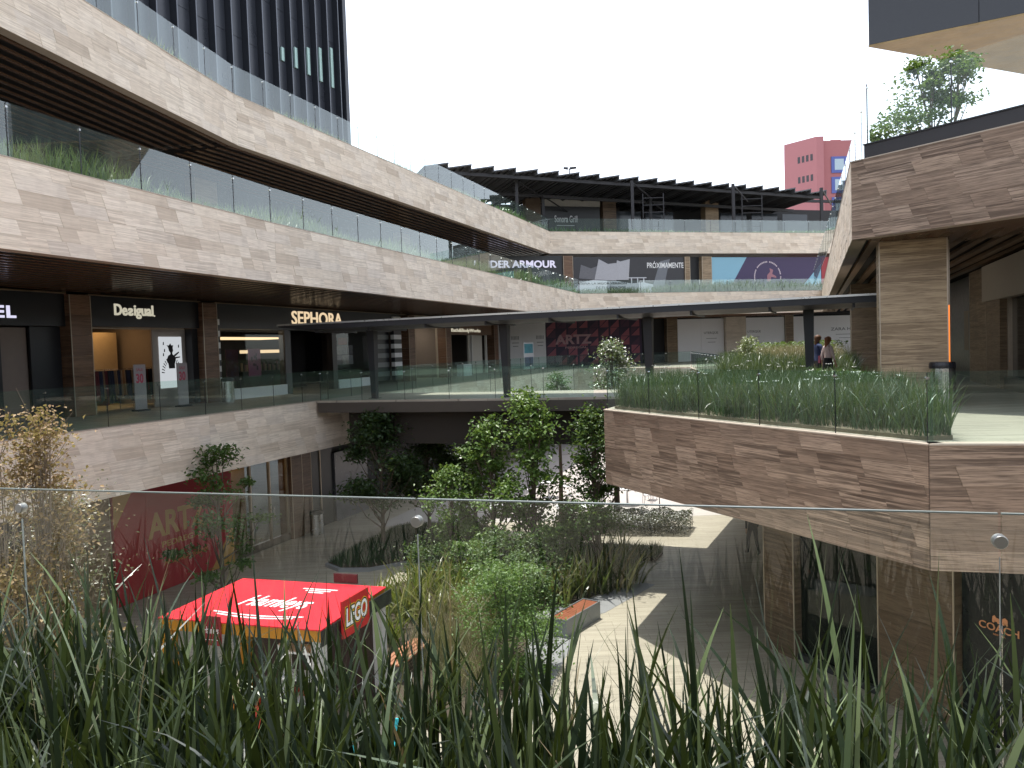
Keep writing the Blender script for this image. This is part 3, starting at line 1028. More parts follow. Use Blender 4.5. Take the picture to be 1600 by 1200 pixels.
# small white shop and soap shop
T = shop('white shop interior with shelves between two brown columns', LF, 22.45, 26.7, 8.7, 9.41, panel=M('pale_panel', (.42, .40, .36), .6))
MB().fbox(LF, 22.45, 26.7, -2.6, -2.5, L1, 9.0).build('inner_wall', M('shop_white', (.55, .53, .48), .7), T)
MB().fbox(LF, 23.0, 26.4, -2.4, -1.6, 8.90, 8.94).build('ceiling_lamp', emit('cool_lamp', (1, .9, .75), 1.6), T)
for k in range(3):
    sh = MB().fbox(LF, 22.7, 25.4, -2.45, -2.1, 6.3 + k * .55, 6.33 + k * .55).build('shelf', WHITE, T)
    for j in range(7):
        MB().fbox(LF, 22.8 + j * .36, 23.0 + j * .36, -2.4, -2.2, 6.335 + k * .55, 6.5 + k * .55 + .15 * r2.random()).build('goods', BLACKM if j % 2 else M('goods_red', (.2, .06, .05), .6), sh)
MB().fbox(LF, 26.0, 26.08, -.4, -.3, L1, 8.7).build('door_frame', TRIM, T)
T = shop('soap shop with dark doorway and small lit white lettering', LF, 27.5, 35.2, 8.3, 9.41, panel=M('walnut_panel', (.16, .09, .05), .5))
text(LF, 'Bath&BodyWorks', 28.0, 33.0, 8.42, 8.72, -.2, LITG, T)
MB().fbox(LF, 27.6, 31.4, -2.0, -1.9, L1, 8.3).build('inner_wall', M('wine_wall', (.07, .025, .025), .6), T)
for k in range(4):
    for j in range(8):
        MB().fbox(LF, 27.9 + j * .42, 28.15 + j * .42, -1.85, -1.7, 6.3 + k * .42, 6.5 + k * .42).build('goods', M(('goods_a', 'goods_b', 'goods_c')[(j * 3 + k) % 3], [(.3, .08, .06), (.25, .2, .16), (.06, .06, .06)][(j * 3 + k) % 3], .5), T)
MB().fbox(LF, 31.45, 34.0, -.6, -.5, L1, 8.3).build('door_leaf', M('cream_leaf', (.50, .46, .40), .5), T)
for s_ in (27.55, 31.4, 34.1):
    MB().fbox(LF, s_, s_ + .1, -.35, -.2, L1, 8.3).build('door_frame', M('frame_white', (.6, .58, .54), .5), T)
MB().fbox(LF, 28.0, 29.3, .1, .6, L1, 6.35).build('display_plinth', WHITE, T)
T2 = thing('advert_stand', 'standing blue and white advert board beside the bridge post', 'sign', LF.at(38.0, 1.6, L1))
MB().fbox(LF, 36.9, 39.3, 1.58, 1.64, L1 + .1, 7.7).build('board', WHITE, T2)
MB().fbox(LF, 37.1, 39.1, 1.641, 1.646, 6.9, 7.6).build('print', M('advert_teal', (.10, .34, .42), .5, var=.6, scale=2), T2)
MB().fbox(LF, 37.1, 39.1, 1.641, 1.646, 5.9, 6.6).build('print', M('advert_blue', (.10, .14, .26), .5, var=.4, scale=2), T2)
MB().fbox(LF, 36.9, 39.3, 1.5, 1.72, L1, L1 + .09).build('foot', STEEL, T2)


def bin_(label, c, r_, h):
    T = thing('litter_bin', label, 'bin', c)
    MB().lathe([(r_ * .96, 0), (r_ * .96, .03), (r_, .035), (r_, h * .86), (r_ * .97, h * .862)], c, 24).build('drum', CHROME, T, False)
    MB().lathe([(r_ * 1.02, h * .865), (r_ * 1.02, h * .93), (r_ * .95, h), (r_ * .55, h), (r_ * .5, h * .9)], c, 24).build('lid', BLACK, T, False)


p = LF.at(5.55, .45, L1)
bin_('round steel litter bin before the column left of the cosmetics shop', (p.x, p.y, L1), .24, .9)
bin_('round steel litter bin beside the big square column on the right terrace', (9.75, 18.1, L1 + .004), .27, 1.0)

# ------------------------------------------------------------------ ground floor, left
T = thing('hoarding', 'dark red hoarding with gold letters under the left stone band', 'hoarding', GF.at(2.6, 0, 0))
RED = M('hoarding_red', (.34, .018, .028), .5, var=.08, scale=1.0)
GOLD = M('hoarding_gold', (.42, .24, .07), .5, var=.08)
for k in range(4):
    MB().fbox(GF, .02 + k * 1.3, .02 + (k + 1) * 1.3 - .006, -.1, 0, .02, 3.85).build('panel', RED, T)
MB().fprism(GF, [(.03, 2.3), (.03, 3.84), (1.1, 3.84)], .002, .006).build('corner_print', GOLD, T)
MB().fprism(GF, [(4.0, .03), (5.2, .03), (5.2, 1.4)], .002, .006).build('corner_print', GOLD, T)
text(GF, 'ARTZ', 1.3, 3.85, 1.72, 2.52, .002, GOLD, T, ext=.005, fat=.03)
text(GF, 'PEDREGAL', 1.85, 3.7, 1.36, 1.55, .002, GOLD, T, ext=.005, fat=.02)
text(GF, 'Artzpedregal.mx', 1.9, 3.9, .72, .98, .002, GOLD, T, ext=.005)
column('shaded stone column at the left end of the red hoarding', GF, -1.3, -.1, 0, 3.8, .6, ST_C)
column('dim stone column far left behind the dry shrub', GF, -5.4, -4.5, 0, 3.8, .6, ST_C)
T = thing('glazed_entrance', 'bronze framed glass doors to the right of the red hoarding', 'door', GF.at(7, -.2, 0))
MB().fbox(GF, 5.3, 8.7, -2.3, -2.2, 0, 3.8).build('inner_wall', M('amber_wall', (.30, .19, .08), .7), T)
MB().fbox(GF, 5.6, 8.5, -2.0, -1.0, 3.5, 3.54).build('ceiling_lamp', emit('entry_lamp', (1, .62, .25), .7), T)
for a, b in ((5.36, 6.4), (6.46, 7.54), (7.64, 8.66)):
    d_ = MB().fbox(GF, a, b, -.21, -.19, .3, 3.3).build('glass_leaf', SHOPGLASS, T)
    MB().fbox(GF, a + .08, a + .11, -.14, -.1, 1.0, 1.5).build('handle', CHROME, d_)
for a in (5.3, 6.4, 7.54, 8.66):
    MB().fbox(GF, a, a + .06, -.25, -.13, 0, 3.8).build('frame_post', TRIM, T)
MB().fbox(GF, 5.36, 8.66, -.26, -.12, 3.3, 3.42).build('frame_head', FRM, T)
MB().fbox(GF, 5.36, 8.66, -.26, -.12, .01, .28).build('kick_rail', FRM, T)
column('brown veined ground floor column by the litter bin on the left', GF, 8.76, 9.48, 0, 3.8, .62, ST_D)
column('brown ground floor column with metal edges left of the black shop', GF, 9.5, 10.15, 0, 3.8, .5, ST_D, o1=-.03)
p = GF.at(9.75, .4, 0)
bin_('round litter bin on the shaded plaza by the brown columns', (p.x, p.y, .003), .27, .95)
T = thing('shop_front', 'black ground floor shop front beside grey marble under the bridge', 'shop', GF.at(12, -.3, 0))
for a, b in ((10.2, 11.0), (11.05, 12.0)):
    MB().fbox(GF, a, b, -.3, -.2, 0, 3.8).build('window_panel', BLACK, T)
MB().fbox(GF, 11.0, 11.05, -.3, -.15, 0, 3.8).build('frame_post', TRIM, T)
MB().fbox(GF, 12.05, 14.8, -.4, -.1, 0, 3.0).build('marble_wall', M('grey_marble', (.10, .10, .115), .25, var=.6, scale=1.2), T)
MB().fbox(GF, 12.05, 40, -.6, -.45, 0, 3.8).build('rear_wall', BLACKM, T)
T = thing('passage_wall', 'dark wall behind the dry shrub on the ground floor left', 'wall', GF.at(-10, -1, 0))
MB().fbox(GF, -24, 5.3, -2.6, -2.4, 0, 3.8).build('wall_panel', M('umber_wall', (.06, .045, .035), .7), T)

# ------------------------------------------------------------------ back of the courtyard, walkway storey
T = thing('hoarding', 'white hoarding with small grey text left of the purple triangles', 'hoarding', B1.at(-3, 0, L1))
HWH = M('hoarding_white', (.86, .86, .88), .6, var=.04, scale=.5)
HTX = M('hoarding_text', (.18, .18, .2), .6)
MB().fbox(B1, -5.2, -3.1, -.1, 0, L1, 9.5).build('panel', HWH, T)
MB().fbox(B1, -3.09, -1.05, -.1, 0, L1, 9.5).build('panel', HWH, T)
for s_ in (-4.1, -1.9):
    mb = MB()
    for k in range(6):
        mb.fbox(B1, s_ + k * .12, s_ + .07 + k * .12, .002, .006, 8.02, 8.32)
    mb.fbox(B1, s_ + .05, s_ + .65, .002, .006, 7.72, 7.78)
    mb.fbox(B1, s_ + .12, s_ + .6, .002, .006, 7.44, 7.50)
    mb.build('fine_print', M('hoarding_faint', (.34, .34, .36), .6), T)
T = thing('hoarding', 'purple hoarding patterned with pink triangles and pale capital letters', 'hoarding', B1.at(3.4, 0, L1))
PUR = M('hoarding_purple', (.030, .016, .050), .5, var=.1)
TRI = M('triangle_rose', (.30, .085, .12), .5, var=.1)
TRI2 = M('triangle_plum', (.075, .028, .065), .5, var=.1)
for k in range(3):
    MB().fbox(B1, -1.02 + k * 2.98, -1.02 + (k + 1) * 2.98 - .01, -.1, 0, L1, 9.55).build('panel', PUR, T)
for i in range(9):
    for j in range(5):
        a, b = -.95 + i * .98, L1 + .15 + j * .78
        MB().fprism(B1, [(a, b), (a + .8, b), (a + .8, b + .7)], .002, .008).build('triangle', TRI if (i * 2 + j) % 3 else TRI2, T)
        if (i + j) % 2:
            MB().fprism(B1, [(a, b + .06), (a + .7, b + .74), (a, b + .74)], .002, .008).build('triangle', TRI2 if (i + j) % 3 else TRI, T)
text(B1, 'ARTZ', -.2, 3.15, 7.5, 8.32, .01, M('letter_rose', (.42, .25, .27), .5), T, ext=.01, fat=.035)
text(B1, 'PEDREGAL', .7, 2.7, 7.12, 7.3, .01, MATS['letter_rose'], T, ext=.01, fat=.02)
column('dark stone pier behind the third canopy post', B1, 10.4, 11.4, L1, 9.55, .6, ST_C)
T = thing('dark_opening', 'dark unlit shop opening behind the third canopy post', 'shop', B1.at(9.6, -.5, L1))
MB().fbox(B1, 8.0, 10.38, -.7, -.6, L1, 9.5).build('back_panel', BLACKM, T)
MB().fbox(B1, 8.3, 8.42, -.5, -.3, L1, 9.5).build('frame_post', STEEL, T)
for a, b, t_, ta, tb, lab in ((11.45, 16.1, 'UTERQÜE', 14.07, 15.5, 'long white hoarding with small grey title left of the pale pier'), (18.25, 22.5, 'UTERQÜE', 18.56, 19.95, 'white hoarding with small grey title right of the pale pier'), (23.45, 33.0, 'ZARA HOME', 27.6, 31.2, 'white hoarding with spaced grey title near the walking couple')):
    T = thing('hoarding', lab, 'hoarding', B1.at((a + b) / 2, 0, L1))
    n = 2 if b - a < 6 else 4
    for k in range(n):
        MB().fbox(B1, a + (b - a) * k / n, a + (b - a) * (k + 1) / n - .01, -.1, 0, L1, 9.4).build('panel', HWH, T)
    text(B1, t_, ta, tb, 7.98, 8.26, .002, HTX, T, ext=.004, fat=.01)
    MB().fbox(B1, ta + .15 * (tb - ta), tb - .1 * (tb - ta), .002, .006, 7.58, 7.63).fbox(B1, ta + .25 * (tb - ta), tb - .2 * (tb - ta), .002, .006, 7.24, 7.29).build('fine_print', MATS['hoarding_faint'], T)
column('pale stone pier between two white hoardings', B1, 16.15, 18.2, L1, 9.55, .8, ST_L, o1=.3)
column('narrow brown pier left of the hoarding near the couple', B1, 22.55, 23.4, L1, 9.55, .6, ST_C, o1=.1)

T = thing('rear_wall', 'dark rear wall behind the hoardings of the walkway storey', 'wall', B1.at(10, -1, L1))
MB().fbox(B1, -12, 40, -1.3, -1.1, L1 - .1, L2 - .7).build('wall_panel', BLACKM, T)
MB().fbox(B1, -6, 36, -.98, -.12, 9.62, 9.7).build('head_panel', BLACKM, T)
T = thing('rear_wall', 'dark rear wall behind the right hand terrace shops', 'wall', RF.at(0, -2, L1))
MB().fbox(RF, -34, 16, -2.4, -2.2, L1 - .1, L2 - .7).build('wall_panel', BLACKM, T)

# ------------------------------------------------------------------ back of the courtyard, upper storey
T = thing('shop_front', 'black sports shop front with violet white block letters', 'shop', B2.at(-3, 0, L2))
MB().fbox(B2, -12, .4, -.2, 0, L2 - .1, 14.55).build('sign_panel', BLACK, T)
text(B2, 'UNDER ARMOUR', -6.9, -.15, 13.62, 14.2, 0, LITW, T, fat=.03)
column('pale stone pillar in front of the first block letters', Frame(B2.at(-6.45, 1.6, 0).xy, B2.d), -.35, .3, L2, 14.6, .5, ST_C)
column('brown pillar between sports shop and bedroom advert', B2, .42, 1.22, L2, 14.55, .5, ST_D, o1=.12)
T = thing('billboard', 'dark bedroom advert with pillows on a bed and white text', 'billboard', B2.at(6.3, 0, L2))
MB().fbox(B2, 1.3, 11.2, -.15, 0, L2 - .1, 14.45).build('panel', M('advert_dark', (.028, .027, .032), .5, var=.3, scale=.8), T)
BW = M('bed_linen', (.45, .46, .50), .6, var=.15)
PG = M('pillow_grey', (.13, .13, .145), .7, var=.3, scale=8)
PB = M('pillow_white', (.36, .36, .39), .7, var=.45, scale=22)
mb = MB().fprism(B2, [(1.4, 11.9), (1.8, 12.4), (3.0, 12.62), (5.2, 12.5), (6.4, 12.3), (7.4, 12.4), (8.3, 12.2), (8.3, 11.2), (1.4, 11.2)], .002, .012)
mb.build('bed_print', BW, T)
MB().fprism(B2, [(1.75, 12.75), (3.3, 12.62), (3.45, 13.75), (2.8, 13.55), (1.95, 13.85)], .013, .02).build('pillow_print', PG, T)
MB().fprism(B2, [(3.1, 12.65), (5.0, 12.55), (5.2, 14.0), (4.3, 13.9), (3.5, 14.3)], .021, .028).build('pillow_print', PB, T)
MB().fprism(B2, [(4.85, 12.6), (6.1, 12.6), (6.25, 14.3), (5.4, 14.1), (5.1, 14.2)], .029, .036).build('pillow_print', PB, T)
MB().fprism(B2, [(8.0, 11.3), (9.0, 14.1), (9.9, 14.3), (9.1, 11.3)], .002, .008).build('curtain_print', M('curtain_grey', (.14, .15, .17), .6), T)
for k in range(3):
    MB().fbox(B2, 6.3 + k * .55, 6.4 + k * .55, .037, .042, 12.2, 12.75).build('table_print', BW, T)
MB().fbox(B2, 6.0, 7.7, .043, .047, 12.72, 12.8).build('table_print', BW, T)
text(B2, 'PRÓXIMAMENTE', 7.8, 11.15, 13.55, 14.12, .013, M('advert_white', (.75, .75, .75), .5), T, ext=.004, fat=.01)
text(B2, 'DISEÑA LA MEJOR VERSIÓN', 1.5, 5.9, 12.2, 12.45, .05, INK, T, ext=.004, fat=.01)
text(B2, 'DE TUS ESPACIOS', 3.2, 5.8, 11.85, 12.08, .05, INK, T, ext=.004, fat=.01)
column('slim stone pillar right of the bedroom advert', B2, 11.25, 11.7, L2, 14.5, .4, ST_C, o1=.1)
column('stone pillar left of the blue and purple billboard', B2, 12.85, 13.75, L2, 14.5, .5, ST_C, o1=.1)
T = thing('dark_opening', 'dark gap between two stone pillars on the upper back storey', 'shop', B2.at(12.3, -.5, L2))
MB().fbox(B2, 11.72, 12.83, -.5, -.4, L2 - .1, 14.5).build('back_panel', BLACKM, T)
T = thing('billboard', 'deep purple billboard with light blue corners and a round lettered emblem', 'billboard', B2.at(19, 0, L2))
MB().fbox(B2, 13.8, 24.7, -.15, 0, L2 - .1, 14.45).build('panel', M('billboard_purple', (.035, .02, .075), .5, var=.06), T)
SKYB = M('billboard_blue', (.20, .40, .52), .5, var=.05)
MB().fprism(B2, [(13.82, 11.3), (15.2, 11.3), (17.2, 14.44), (13.82, 14.44)], .002, .008).build('blue_print', SKYB, T)
MB().fprism(B2, [(22.2, 11.3), (24.68, 11.3), (24.68, 13.9)], .002, .008).build('blue_print', SKYB, T)
MB().fbox(B2, 24.75, 27.5, -.15, .0, L2 - .1, 14.45).build('red_panel', M('billboard_red', (.28, .02, .03), .5), T)
ring = '####### ######## ###### #### ##'
PAW = M('emblem_pale', (.48, .40, .44), .5)
for i, ch in enumerate(ring):
    if ch == ' ':
        continue
    a = math.pi * (1.08 - 1.16 * i / len(ring))
    cx, cz, rr = 19.25, 12.75, 1.3
    q = (cx + rr * math.cos(a), cz + rr * math.sin(a))
    MB().fbox(B2, q[0] - .05, q[0] + .05, .002, .006, q[1] - .065, q[1] + .065).build('ring_mark', PAW, T)
MB().fprism(B2, [(19.2, 12.9), (19.5, 13.2), (19.45, 13.5), (19.8, 13.35), (19.7, 13.0), (20.1, 12.8), (20.1, 12.65), (19.6, 12.75), (19.5, 12.3), (19.2, 12.4)], .002, .008).build('emblem', M('emblem_rose', (.30, .13, .16), .5), T)
for dx in (-.75, -.4, -.05, .3):
    MB().fprism(B2, [(19.0 + dx, 11.7), (19.15 + dx, 12.1), (19.3 + dx, 11.75), (19.25 + dx, 11.3), (19.02 + dx, 11.3)], .002, .008).build('emblem', MATS['emblem_rose'], T)

# ------------------------------------------------------------------ upper left storey behind the slatted soffit
T = thing('shop_back_wall', 'dark shop fronts of the upper left storey behind the grasses', 'wall', LF.at(10, -2.6, L2))
MB().fbox(LF, -18, 42, -3.0, -2.8, L2 - .1, L3 - BAND + .1).build('wall_panel', M('upper_glass_wall', (.035, .036, .04), .25), T)
for s_, w in ((-3, 'near the left edge'), (7.5, 'over the clothes shop'), (25.5, 'half way along')):
    column('dim stone pier of the upper left storey ' + w, LF, s_, s_ + 1.3, L2 - .1, L3 - BAND, .5, ST_C, o1=-2.3)

# ------------------------------------------------------------------ roof pavilion at the back
T = thing('roof_pavilion', 'black roof restaurant with stone piers under the louvred roof', 'building', B3.at(10, 0, L3))
MB().fbox(B3, -14, 40, -3.4, -3.2, L3 - .1, 20.6).build('back_wall', BLACKM, T)
MB().fbox(B3, .25, 5.85, -.2, -.1, 19.95, 20.85).build('pale_panel', M('pale_fascia', (.34, .32, .29), .7), T)
MB().fbox(B3, .25, 5.85, -.3, -.2, L3 - .1, 19.94).build('dark_front', M('front_black', (.014, .016, .02), .4), T)
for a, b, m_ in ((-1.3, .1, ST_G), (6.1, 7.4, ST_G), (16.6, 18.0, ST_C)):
    MB().fbox(B3, a, b, -.9, .0, L3 - .1, 20.8).build('stone_pier', m_, T)
text(B3, 'Sonora Grill', 1.4, 3.6, 18.5, 19.12, -.09, M('sign_grey_white', (.5, .5, .52), .4), T, fat=.02)
MB().fbox(B3, 1.6, 3.3, -.09, -.08, 18.2, 18.25).build('fine_print', MATS['sign_grey_white'], T)
MB().fbox(B3, -13, 33, -.6, -.3, 20.86, 21.1).build('beam', STEEL, T)
for a in (7.6, 11, 19, 22.5, 26):
    MB().fbox(B3, a, a + 2.9, -1.4, -1.35, 17.6, 19.8).build('glass_pane', M('pavilion_glass', (.02, .026, .035), .15), T)
RO = Frame((-3.6, 61.4), (.9215, .388))
T = thing('louvred_roof', 'black steel pergola roof with saw toothed louvres on slim posts', 'pergola', RO.at(18, -4, L3))
n = 21
for k in range(n):
    s_ = -2.6 + k * 1.86
    z = 21.45 - .018 * k
    mb = MB()
    D_ = 10.0
    mb.hexa([RO.at(s_, 0, z - .38), RO.at(s_ + 1.95, 0, z - .04), RO.at(s_ + 1.95, -D_, z - .7), RO.at(s_, -D_, z - 1.0),
             RO.at(s_, 0, z - .30), RO.at(s_ + 1.92, 0, z + .06), RO.at(s_ + 1.92, -D_, z - .6), RO.at(s_, -D_, z - .92)])
    mb.build('louvre', M('louvre_steel', (.095, .10, .11), .5, .2), T)
    MB().hexa([RO.at(s_ + 1.84, .01, z - .42), RO.at(s_ + 1.9, .01, z - .42), RO.at(s_ + 1.9, -D_, z - 1.04), RO.at(s_ + 1.84, -D_, z - 1.04),
               RO.at(s_ + 1.84, .01, z + .05), RO.at(s_ + 1.9, .01, z + .05), RO.at(s_ + 1.9, -D_, z - .6), RO.at(s_ + 1.84, -D_, z - .6)]).build('riser', MATS['louvre_steel'], T)
    for q in range(3):
        MB().hexa([RO.at(s_ + .1 + q * .6, .0, z - .46 + q * .1), RO.at(s_ + .16 + q * .6, .0, z - .46 + q * .1), RO.at(s_ + .16 + q * .6, -D_, z - 1.08 + q * .1), RO.at(s_ + .1 + q * .6, -D_, z - 1.08 + q * .1),
                   RO.at(s_ + .1 + q * .6, .0, z - .36 + q * .1), RO.at(s_ + .16 + q * .6, .0, z - .36 + q * .1), RO.at(s_ + .16 + q * .6, -D_, z - .98 + q * .1), RO.at(s_ + .1 + q * .6, -D_, z - .98 + q * .1)]).build('purlin', STEEL, T)
mb = MB()
mb.hexa([RO.at(-2.6, -.5, 20.75), RO.at(36.4, -.5, 20.4), RO.at(36.4, -.7, 20.4), RO.at(-2.6, -.7, 20.75), RO.at(-2.6, -.5, 21.0), RO.at(36.4, -.5, 20.65), RO.at(36.4, -.7, 20.65), RO.at(-2.6, -.7, 21.0)])
mb.build('edge_beam', STEEL, T)
mb = MB()
for o_ in (-4.2, -9.6):
    mb.hexa([RO.at(-2.6, o_, 20.15), RO.at(36.4, o_, 19.8), RO.at(36.4, o_ - .2, 19.8), RO.at(-2.6, o_ - .2, 20.15), RO.at(-2.6, o_, 20.4), RO.at(36.4, o_, 20.05), RO.at(36.4, o_ - .2, 20.05), RO.at(-2.6, o_ - .2, 20.4)])
mb.build('truss_beam', STEEL, T)
for x, y, ztop in ((.9, 65.2, 20.95), (10.5, 67.0, 20.85), (19.5, 69.2, 20.75), (28.0, 71.6, 20.6), (3.2, 69.3, 20.4), (13.0, 72.6, 20.3)):
    MB().box(x - .12, x + .12, y - .12, y + .12, L3 - .1, ztop).build('post', STEEL, T)
    MB().tube([(x + .1, y, ztop - .2), (x + 2.3, y + 3.6, ztop - .9)], .06, 6).build('brace', STEEL, T)
for x, y in ((11.6, 68.3), (20.6, 70.4)):
    q = MB()
    q.box(x - .04, x + .04, y, y + .08, L3, 20.0)
    q.box(x + 1.7, x + 1.78, y, y + .08, L3, 20.0)
    for k in range(5):
        q.box(x, x + 1.74, y + .01, y + .06, 17.2 + k * .6, 17.26 + k * .6)
    q.build('rack_frame', STEEL, thing('display_rack', 'slim metal rack beside a pergola post ' + ('in the middle' if x < 15 else 'at the right'), 'rack', (x, y, L3)))
T = thing('roof_lamp', 'twin headed lamp post rising behind the louvred roof', 'lamp post', (6.0, 75, 21))
MB().tube([(6.0, 75, 16.5), (6.0, 75, 23.8)], .05, 8).build('pole', STEEL, T)
for s_ in (-1, 1):
    MB().hexa([(6.0 + s_ * .08 - .05, 74.85, 23.7), (6.0 + s_ * .6 + .05, 74.85, 23.78), (6.0 + s_ * .6 + .05, 75.15, 23.78), (6.0 + s_ * .08 - .05, 75.15, 23.7),
               (6.0 + s_ * .08 - .05, 74.85, 23.9), (6.0 + s_ * .6 + .05, 74.85, 23.93), (6.0 + s_ * .6 + .05, 75.15, 23.93), (6.0 + s_ * .08 - .05, 75.15, 23.9)]).build('lamp_head', STEEL, T)

# ------------------------------------------------------------------ black tower
TW = Frame((-27, 60), (.36, 1))
T = thing('office_tower', 'tall black tower with vertical fins and thin pale green window slits', 'building', TW.at(15, -10, L3))
TB = M('tower_black', (.016, .019, .026), .4, var=.2, scale=.3)
TP = M('tower_panel', (.028, .032, .042), .3, var=.3, scale=.4)
MB().fbox(TW, -30, 30.35, -24, -.7, L3 - 1, 95).build('core', TB, T)
FIN = M('tower_fin', (.11, .12, .14), .35, .4)
PANE = M('tower_pane', (.34, .50, .47), .15, var=.15)
PANED = M('tower_pane_dark', (.05, .06, .07), .2)
fin_me = None
for k in range(-10, 14):
    s_ = 2.48 + k * 2.19
    if s_ > 30:
        break
    fo = MB().fbox(TW, s_ - .05, s_ + .05, -.69, .0, L3 - 1, 94).build('fin', TB, T)
    MB().fbox(TW, s_ - .06, s_ + .06, .002, .03, L3 - 1, 94).build('fin_edge', FIN, fo)
    for j in range(16):
        MB().fbox(TW, s_ + .06, s_ + 2.1, -.69, -.62, L3 + j * 4.8, L3 + (j + 1) * 4.8 - .04).build('cladding_panel', TP, T)
    for j in range(6):
        hb = 35.7 - 9.6 + j * 9.6 if j else 26.0
        hh = max(.6, (s_ - 14) * .33) if s_ > 15 else 1.2
        MB().fbox(TW, s_ + 1.2, s_ + 1.62, -.619, -.45, hb, hb + min(hh, 6)).build('window_slit', PANE, T) if s_ > 16 else None
MB().fbox(TW, 29.7, 30.35, -.69, .05, L3 - 1, 94).build('corner_pier', TB, T)

# ------------------------------------------------------------------ pink building far behind
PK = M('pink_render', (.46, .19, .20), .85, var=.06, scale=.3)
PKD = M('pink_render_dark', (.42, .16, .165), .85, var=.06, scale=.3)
T = thing('apartment_building', 'distant pink building with rows of small windows and blue frames', 'building', (78, 200, 0))
PF = Frame((69.2, 207.5), (9.0, -7.5))
PG2 = Frame((78.5, 200.4), (1, 0.02))
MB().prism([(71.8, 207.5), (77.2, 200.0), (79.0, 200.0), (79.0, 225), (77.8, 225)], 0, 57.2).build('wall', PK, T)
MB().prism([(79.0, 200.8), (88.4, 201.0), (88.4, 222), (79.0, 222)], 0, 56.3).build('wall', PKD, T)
MB().box(82, 84.5, 203, 206, 56.3, 57.0).build('roof_box', PKD, T)
DKW = M('small_window', (.03, .025, .03), .3)
PFW = Frame((71.8, 207.5), (5.4, -7.5))
for j in range(9):
    for i in range(4):
        MB().fbox(PFW, 3.9 + i * 1.2, 4.6 + i * 1.2, -.1, .02, 51.6 - j * 5.0, 53.2 - j * 5.0).build('window', DKW, T)
PW = Frame((79.0, 200.8), (16, .4))
BLF = M('blue_frame', (.10, .13, .38), .6)
WPN = M('pale_window', (.42, .52, .58), .25)
for j in range(9):
    w = MB().fbox(PW, 2.1, 6.0, -.1, .25, 48.3 - j * 5.0, 52.3 - j * 5.0).build('window', BLF, T)
    MB().fbox(PW, 2.9, 5.2, .24, .3, 49.0 - j * 5.0, 51.7 - j * 5.0).build('pane', WPN, w)
    MB().fbox(PW, 7.0, 9.0, -.1, .05, 48.8 - j * 5.0, 51.8 - j * 5.0).build('window', WPN, T)

# ------------------------------------------------------------------ black glass block at upper right with mirror soffit
BG = Frame((16.16, 35.75), (4.95, -2.96))
D2 = Vector((9.7, 4.46)).normalized()
T = thing('glass_block', 'black glass volume with bronze mirror underside jutting in at upper right', 'building', (24, 40, 11.2))
p0 = BG.P
pf = [p0 + BG.d * k for k in (0, 4.2, 8.4)]
BGL = M('black_glass', (.018, .02, .024), .06, var=.1)
for a, b in zip(pf[:-1], pf[1:]):
    for z0, z1 in ((20.05, 24.4),):
        MB().fbox(BG, (a - p0).length + .02, (b - p0).length - .02, -.1, 0, z0, z1).build('glass_panel', BGL, T)
far = p0 + D2 * 11.5
near = pf[-1] + D2 * 11.5
MB().prism([tuple(p0 + BG.n * -.11 + D2 * .1), tuple(pf[-1] + BG.n * -.11), tuple(near), tuple(far)], 20.06, 24.4).build('body', BLACK, T)
t = NT('bronze_mirror')
nz = t.noise(t.coords((.35, .35, .35)), 1.5, 3)
MATS['bronze_mirror'] = t.done(t.principled(t.mix(t.noise(t.coords((.5, .5, .5)), 1.6, 6), (.10, .065, .028), (.33, .235, .12)), .28, .85, t.bump(nz, .3, .3)))
MB().prism([tuple(p0), tuple(pf[-1]), tuple(near), tuple(far)], 19.96, 20.04).build('mirror_soffit', MATS['bronze_mirror'], T)
MB().prism([(26.5, 37.5), (29.0, 36.2), (30.5, 38.3), (28.0, 39.8)], L2 - .1, 19.95).build('support_core', BLACK, T)

# ------------------------------------------------------------------ right terrace colonnade
CF = Frame((8.75, 18.95), (.936, -.352))
column('large square travertine column at the corner of the right colonnade', CF, 0, 1.42, L1, L2 - BAND + .02, 1.0, ST_A, block=.95)
lit = thing('strip_light', 'thin glowing orange strip on the right edge of the large square column', 'lamp', CF.at(1.44, .03, L1 + .1))
MB().fbox(CF, 1.437, 1.457, -.02, .02, L1 + .25, 7.9).build('tube', emit('orange_strip', (1.0, .25, .04), .45), lit)
MB().fbox(CF, 1.436, 1.47, -.06, -.022, L1 + .1, 9.4).build('housing', FRM, lit)
column('stone pier behind the large square column beside the canopy end', Frame((14.3, 33.6), (.936, -.352)), 0, 1.5, L1, L2 - BAND + .02, 1.0, ST_C, block=.95)
column('stone pier left of the reflecting shop window on the right', RF, -.6, 2.2, L1, 9.3, .8, ST_C, block=.95)
T = thing('shop_front', 'right hand shop window with pale stone lintel at the picture edge', 'shop', RF.at(6, 0, L1))
MB().fbox(RF, 1.85, 12, -.2, .06, 8.2, 9.3).build('lintel', M('pale_lintel', (.40, .35, .29), .7), T)
MB().fbox(RF, 4.1, 12, -.35, -.3, L1 + .35, 8.2).build('window_pane', M('dark_window', (.03, .032, .034), .04, var=.1), T)
MB().fbox(RF, 4.1, 12, -.35, -.1, L1, L1 + .34).build('plinth', FRM, T)
MB().fbox(RF, 2.21, 4.09, -.3, .0, L1, 8.2).build('stone_jamb', ST_C, T)
for s_ in (4.1, 6.9, 9.7):
    MB().fbox(RF, s_, s_ + .07, -.33, -.18, L1 + .35, 8.2).build('frame_post', TRIM, T)
T = thing('shop_front', 'dark shop recess right of the large square column with a lit framed picture', 'shop', RF.at(-4, 0, L1))
MB().fbox(RF, -30, -.62, -.6, -.5, L1, 9.4).build('window_panel', BLACK, T)
MB().fbox(RF, -4.6, -2.9, -.49, -.45, 6.6, 8.1).build('picture', M('bronze_print', (.20, .14, .09), .5, var=.6, scale=3), T)
